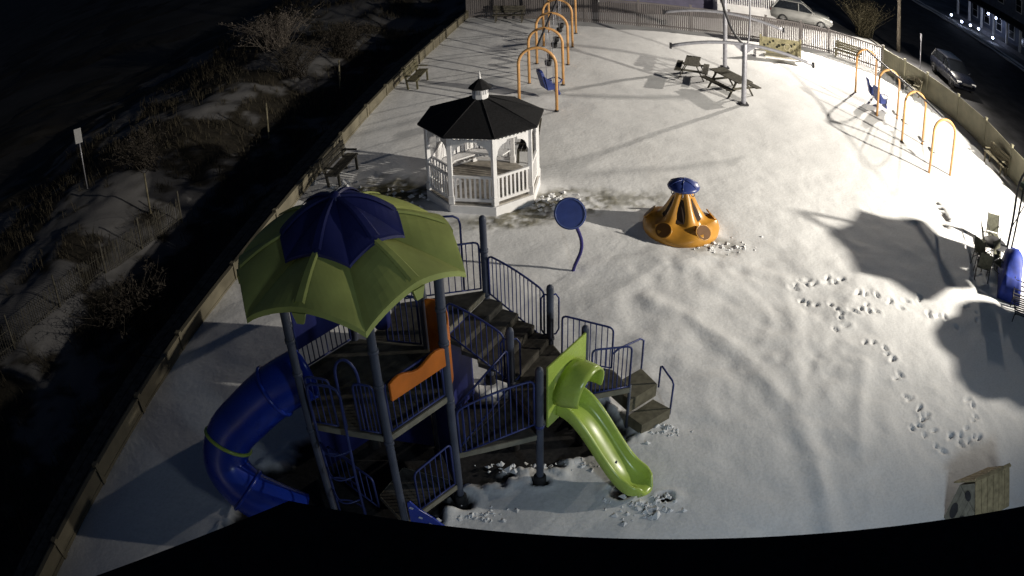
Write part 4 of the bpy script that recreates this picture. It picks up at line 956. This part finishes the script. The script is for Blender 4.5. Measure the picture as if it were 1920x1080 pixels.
# ------------------------------------------------------------------ houses
def window(t, c, w_, h_, nrm, m=None):
    az = math.atan2(nrm[1], nrm[0])-math.pi/2
    q = MB(); q.box(Vector(c), (w_+.16, .08, h_+.16), az); f = q.build('window', M_WHITE, t)
    for i in (0, 1):
        q = MB(); q.box(Vector(c)+Vector((nrm[0]*.03, nrm[1]*.03, (i-.5)*h_*.5)), (w_, .05, h_*.5-.04), az); q.build('pane', m or M_GLASS, f)
ho = thing('house', 'lavender grey house with white porch railing behind the picket fence', 'house', (12, 47.2, 0), R(-3))
q = MB(); q.box((-.5, 4.2, 3), (11.6, 8, 6.2)); q.build('wall', M_SIDING, ho)
for i in range(26): q = MB(); q.box((-.5, .19, .15+i*.22), (11.6, .03, .19)); q.build('siding_board', M_SIDING, ho)
q = MB(); q.slab([(-6.8, -.5, 6.1), (5.8, -.5, 6.1), (5.8, 4.2, 8.8), (-6.8, 4.2, 8.8)], (0, 0, .15)); q.slab([(-6.8, 8.8, 6.1), (-6.8, 4.2, 8.8), (5.8, 4.2, 8.8), (5.8, 8.8, 6.1)], (0, 0, .15)); q.build('roof', M_SHINGLE, ho)
for x in (-5, -3, 3.9): window(ho, (x, .16, 2.9), .9, 1.4, (0, -1))
for x in (-6.3, 5.3): q = MB(); q.box((x, .16, 3), (.14, .1, 6.2)); q.build('corner_trim', M_WHITE, ho)
rl = MB(); rl.beam((1.0, -1.2, 1.45), (4.6, -1.2, 1.45), .08, .07); ro = rl.build('porch_railing', M_WHITE, ho)
rl = MB(); rl.beam((1.0, -1.2, .75), (4.6, -1.2, .75), .07, .06); rl.build('bottom_rail', M_WHITE, ro)
for i in range(24): q = MB(); q.box((1.1+i*.15, -1.2, 1.1), (.06, .04, .66)); q.build('baluster', M_WHITE, ro)
q = MB(); q.box((2.8, -.55, .35), (3.9, 1.5, .75)); q.build('porch', M_WHITE, ho)
for x in (.9, 4.7): q = MB(); q.box((x, -1.2, 1.6), (.16, .16, 3.0)); q.build('porch_post', M_WHITE, ho)
fh = thing('house', 'blue grey house with pillared porch and bright lamps across the street', 'house', (47.5, 57, 0), R(90))
q = MB(); q.box((0, -4.5, 3.2), (16, 8, 6.6)); q.build('wall', M_HOUSE2, fh)
q = MB(); q.slab([(-8.6, .2, 6.5), (8.6, .2, 6.5), (8.6, -4.5, 9.4), (-8.6, -4.5, 9.4)][::-1], (0, 0, .15)); q.slab([(-8.6, -9, 6.5), (8.6, -9, 6.5), (8.6, -4.5, 9.4), (-8.6, -4.5, 9.4)], (0, 0, .15)); q.build('roof', M_SHINGLE, fh)
q = MB(); q.slab([(-8, -.5, 3.2), (8, -.5, 3.2), (8, 1.7, 2.85), (-8, 1.7, 2.85)], (0, 0, -.14)); q.build('porch_roof', M_SHINGLE, fh)
q = MB(); q.box((0, .6, .2), (16, 2.2, .5)); q.build('porch', mat('porch_deck', (.25, .25, .27), .8, .1, 4), fh)
for i in range(7): q = MB(); q.box((-7.5+2.5*i, 1.45, 1.6), (.22, .22, 2.5)); q.build('porch_post', M_WHITE, fh)
for x in (-6.2, -3.7, -1.2, 1.3, 3.8, 6.3): window(fh, (x, -.47, 1.7), .95, 1.5, (0, 1))
for x in (-6, -2.5, 1, 4.5): window(fh, (x, -.47, 4.9), .95, 1.4, (0, 1))
for i, (x, y) in enumerate(((43.3, 62.0), (43.0, 59.4), (43.7, 58.6), (44.4, 57.9), (44.4, 55.1))):
    t = thing('path_lamp', 'cool white path lamp glowing before the house across the street', 'lamp', (x, y, 0), 0, 'path lamps across the street')
    q = MB(); q.tube([(0, 0, -.1), (0, 0, .42)], .035, 8); q.build('stem', M_DARK, t)
    q = MB(); q.lathe([(.02, .40), (.11, .44), (.13, .55), (.08, .62), (.001, .64)], 14); q.build('globe', M_LAMPB, t)
for i, (x, y, z) in enumerate(((46.9, 59.2, 2.3), (46.9, 57.7, 2.3))):
    t = thing('porch_lamp', 'bright cool white lamp under the porch roof across the street', 'lamp', (x, y, z), 0, 'porch lamps across the street')
    q = MB(); q.lathe([(.02, -.12), (.13, -.08), (.14, .05), (.06, .12), (.001, .13)], 14); q.build('globe', M_LAMPB, t)
    q = MB(); q.tube([(0, 0, .1), (0, 0, .5)], .03, 8); q.build('stem', M_DARK, t)

# ------------------------------------------------------------------ street furniture and lamps
st = thing('street_light', 'tall wooden utility pole with a street light at the fence corner', 'street light', (STREET[0]-.1, STREET[1]+.9, 0))
q = MB(); q.tube([(0, 0, -.2), (0, 0, 10)], [.15, .11], 12); q.build('pole', mat('utility_wood', (.14, .12, .095), .9, .2, 5, .3, 30), st)
q = MB(); q.tube([(0, 0, 8.0), (.05, -.5, 8.15), (.1, -1.0, 8.1)], .035, 8); q.build('arm', M_STEEL, st)
q = MB(); q.slab([(-.02, -1.15, 8.0), (.22, -1.15, 8.0), (.22, -.65, 8.0), (-.02, -.65, 8.0)], (0, 0, .12)); q.build('lamp_head', M_STEEL, st, bevel=.03)
q = MB(); q.box((.1, -.9, 7.99), (.18, .4, .012)); q.build('lens', M_LENS, st)
fp_ = thing('floodlight', 'floodlight on a steel pole past the patio umbrellas', 'floodlight', (FLOOD[0]+.5, FLOOD[1]-.35, 0))
q = MB(); q.tube([(0, 0, -.2), (0, 0, 8.3)], .08, 12); q.build('pole', M_STEEL, fp_)
q = MB(); q.beam((-.1, .06, 8.12), (-.4, .28, 8.18), .5, .16); q.build('lamp_head', M_DARK, fp_)
sp = thing('sign_post', 'thin grey sign post by the kerb beside the dark parked car', 'sign post', (24.6, 39.0, 0))
q = MB(); q.tube([(0, 0, -.1), (0, 0, 2.3)], .03, 8); q.build('post', M_STEEL, sp)
q = MB(); q.box((0, .03, 2.15), (.30, .01, .42), R(80)); q.build('plate', M_STEEL, sp)
ds_ = thing('dune_sign', 'small white blank sign on a thin post among the dunes', 'sign', (-16.2, 24.2, zd(-16.2, 24.2)))
q = MB(); q.tube([(0, 0, -.3), (0, 0, 2.5)], .03, 8); q.build('post', M_STEEL, ds_)
q = MB(); q.box((0, -.035, 2.28), (.36, .015, .62), R(12)); q.build('plate', M_WHITE, ds_, bevel=.01)
for (x, y, lb) in ((-9.4, 29.3, 'standing alone on the dune between two snow patches'), (-7.4, 34.8, 'close to the dark shrub beyond the boardwalk'), (-12.2, 22.4, 'beside the end of the slatted dune fence')):
    q = MB(); q.tube([(0, 0, -.3), (.03, .02, 1.6)], .04, 8); o = q.build('marker_post', M_WOOD, None, (x, y, zd(x, y)))
    tag(o, 'weathered wooden marker post '+lb, 'post', 'dune marker posts')
# slatted dune fence
df = thing('dune_fence', 'leaning slatted wooden dune fence running across the snowy dunes', 'fence', (-11, 22, zd(-11, 22))); o = Vector((-11, 22, zd(-11, 22)))
pth = [(-10.9, 22.3), (-11.8, 20.4), (-12.6, 18.7), (-13.6, 16.6), (-14.6, 14.4), (-15.8, 12.2)]
for a, c in zip(pth[:-1], pth[1:]):
    q = MB(); p = Vector((*a, zd(*a))); p2 = Vector((*c, zd(*c))); n = 24
    for i in range(n):
        f = p.lerp(p2, i/n)-o; q.beam(f+Vector((0, 0, -.1)), f+Vector((random.uniform(-.05, .05), .06, random.uniform(.85, 1.0))), .03, .012)
    for z in (.2, .7): q.tube([p-o+Vector((0, .02, z)), p2-o+Vector((0, .02, z))], .008, 5)
    pn = q.build('slat_section', M_WOODD, df); pn['kind'] = 'stuff'
    q = MB(); q.tube([p-o+Vector((0, .05, -.3)), p-o+Vector((.02, .08, 1.2))], .035, 8); q.build('post', M_WOODD, df)

# ------------------------------------------------------------------ vegetation
def shrub(label, p, rx, h, n, m, name='shrub', seed=1, group=None):
    rs = random.Random(seed); t = thing(name, label, 'shrub', p, 0, group)
    q = MB(); w_ = MB()
    for i in range(n):
        a = rs.uniform(0, 6.28); r0 = rs.random()**.5*rx*.45; b0 = Vector((r0*math.cos(a), r0*math.sin(a), -.1)); tip = Vector((rs.gauss(0, rx*.6), rs.gauss(0, rx*.6), h*rs.uniform(.6, 1.1)))
        mid = b0.lerp(tip, .5)+Vector((rs.gauss(0, .08), rs.gauss(0, .08), .12)); q.tube([b0, mid, tip], [.02, .013, .004], 4, cap=False)
        for k in range(7):
            s = mid.lerp(tip, rs.random()); e = s+Vector((rs.gauss(0, .22), rs.gauss(0, .22), rs.uniform(.02, .3))); w_.tube([s, e], [.008, .002], 3, cap=False)
            for kk in range(3):
                l = s.lerp(e, rs.random()); dv = Vector((rs.gauss(0, 1), rs.gauss(0, 1), rs.gauss(0, .6))).normalized(); d2 = dv.orthogonal().normalized(); z_ = rs.uniform(.03, .07); w_.add([l, l+dv*z_+d2*z_*.4, l+dv*z_*2, l+dv*z_-d2*z_*.4], [(0, 1, 2, 3)])
    q.build('trunk', m, t); w_.build('crown', m, t)
shrub('pale dense dune shrub lit at the far edge of the dunes', (-12.2, 41.0, zd(-12.2, 41)), 1.9, 2.1, 110, M_TWIGP, seed=4)
shrub('dark bare shrub in the dunes next to the pale shrub', (-10.0, 36.5, zd(-10, 36.5)), 1.6, 1.7, 70, M_TWIG, seed=5)
shrub('dark bare shrub in the dunes behind the slatted fence', (-13.6, 25.5, zd(-13.6, 25.5)), 1.3, 1.3, 60, M_TWIG, seed=6)
shrub('dark bare shrub close below the boardwalk near the slatted fence', (-10.4, 16.5, zd(-10.4, 16.5)), 1.3, 1.2, 60, M_TWIG, seed=7)
shrub('dark bare shrub on the dune beyond the wooden marker posts', (-8.2, 40.0, zd(-8.2, 40)), 1.5, 1.8, 70, M_TWIG, seed=8)
shrub('large dry olive bush at the street corner beyond the picket fence', (23.4, 45.4, 0), 1.5, 2.7, 150, mat('olive_twig', (.07, .06, .035), .9, .3, 9), seed=9)
rs = random.Random(12); q = MB()
for i in range(5200):
    y = rs.uniform(5, 60); o_ = rs.uniform(1.9, 16); x = float(np.interp(y, lp[:, 1], lp[:, 0]))-o_
    ii = min(len(dy)-1, int(np.searchsorted(dy, y))); jj = min(len(dx)-1, int(np.searchsorted(dx, x)))
    if bare2[ii, jj] < .45: continue
    z = Z2[ii, jj]
    for k in range(4):
        a = rs.uniform(0, 6.28); L = rs.uniform(.25, .65); ln = Vector((math.cos(a), math.sin(a), 0)); sd_ = Vector((-ln.y, ln.x, 0))*.012; b0 = Vector((x+rs.gauss(0, .08), y+rs.gauss(0, .08), z-.03))
        m1 = b0+ln*L*.2+Vector((0, 0, L*.6)); tp_ = b0+ln*L*.65+Vector((0, 0, L*.8)); q.add([b0-sd_, b0+sd_, m1+sd_*.8, m1-sd_*.8, tp_], [(0, 1, 2, 3), (3, 2, 4)])
gr = q.build('dune_grass', M_GRASS); gr['kind'] = 'stuff'; gr['label'] = 'dry brown grass growing over the bare dunes'; gr['category'] = 'grass'
# broken snow: clods thrown up at the slide, stair, posts, climber and gazebo
q = MB(); rs = random.Random(21)
def clods(cx, cy, sx, sy, n, s0, s1):
    for i in range(n):
        x, y = rs.gauss(cx, sx), rs.gauss(cy, sy); s = rs.uniform(s0, s1)*(1 if rs.random() < .8 else 1.5)
        vs = []; 
        for (a, b_, c_) in ((1, 0, 0), (-1, 0, 0), (0, 1, 0), (0, -1, 0), (0, 0, 1), (0, 0, -1)):
            k = rs.uniform(.6, 1.2)*s; vs.append((x+a*k+rs.gauss(0, s*.25), y+b_*k+rs.gauss(0, s*.25), zs(x, y)+s*.1+c_*k*.8))
        q.add(vs, [(0, 2, 4), (2, 1, 4), (1, 3, 4), (3, 0, 4), (2, 0, 5), (1, 2, 5), (3, 1, 5), (0, 3, 5)])
clods(2.15, 9.35, .28, .14, 70, .02, .07); clods(2.75, 11.25, .2, .14, 26, .02, .05); clods(1.4, 10.55, .25, .1, 24, .02, .05)
clods(5.2, 18.05, .5, .16, 60, .02, .06); clods(1.2, 20.6, .35, .25, 40, .03, .10); clods(-.7, 9.35, .35, .10, 40, .02, .05); clods(.2, 10.5, .5, .08, 50, .02, .06)
clods(-3.0, 20.9, .6, .5, 40, .03, .10); clods(-5.2, 22.3, .35, .35, 14, .06, .16)
cl = q.build('broken_snow', M_SNOWC); cl['kind'] = 'stuff'; cl['label'] = 'loose clods of broken snow around the slide and gazebo'; cl['category'] = 'snow'

# ------------------------------------------------------------------ the two lamps' light
wl = thing('wall_light', 'cool white wall light under the eave of the building', 'wall light', (WALLL[0], WALLL[1]-.45, WALLL[2]))
q = MB(); q.box((0, 0, .06), (.3, .5, .12)); q.build('housing', M_DARK, wl, bevel=.02)
q = MB(); q.box((0, .22, -.012), (.24, .2, .012)); q.build('lens', M_LENS, wl)
for nm, P_, Wt, rad, aim, colr, ang, bl in (('floodlight_glow', FLOOD, FLOOD_W, .20, (8.0, 30.5, 0), (1, .93, .80), 129, 1), ('street_light_glow', STREET, STREET_W, .22, (19, 37.5, 0), (1, .92, .80), 104, 1), ('wall_light_glow', WALLL, WALL_W, .5, (6, 11, 0), (.72, .87, 1), 135, 1)):
    ld = bpy.data.lights.new(nm, 'SPOT'); ld.energy = Wt; ld.shadow_soft_size = rad; ld.spot_size = R(ang); ld.spot_blend = bl; ld.color = colr
    lo = bpy.data.objects.new(nm, ld); col.objects.link(lo); lo.location = P_
    lo.rotation_euler = (Vector(aim)-Vector(P_)).to_track_quat('-Z', 'Y').to_euler()
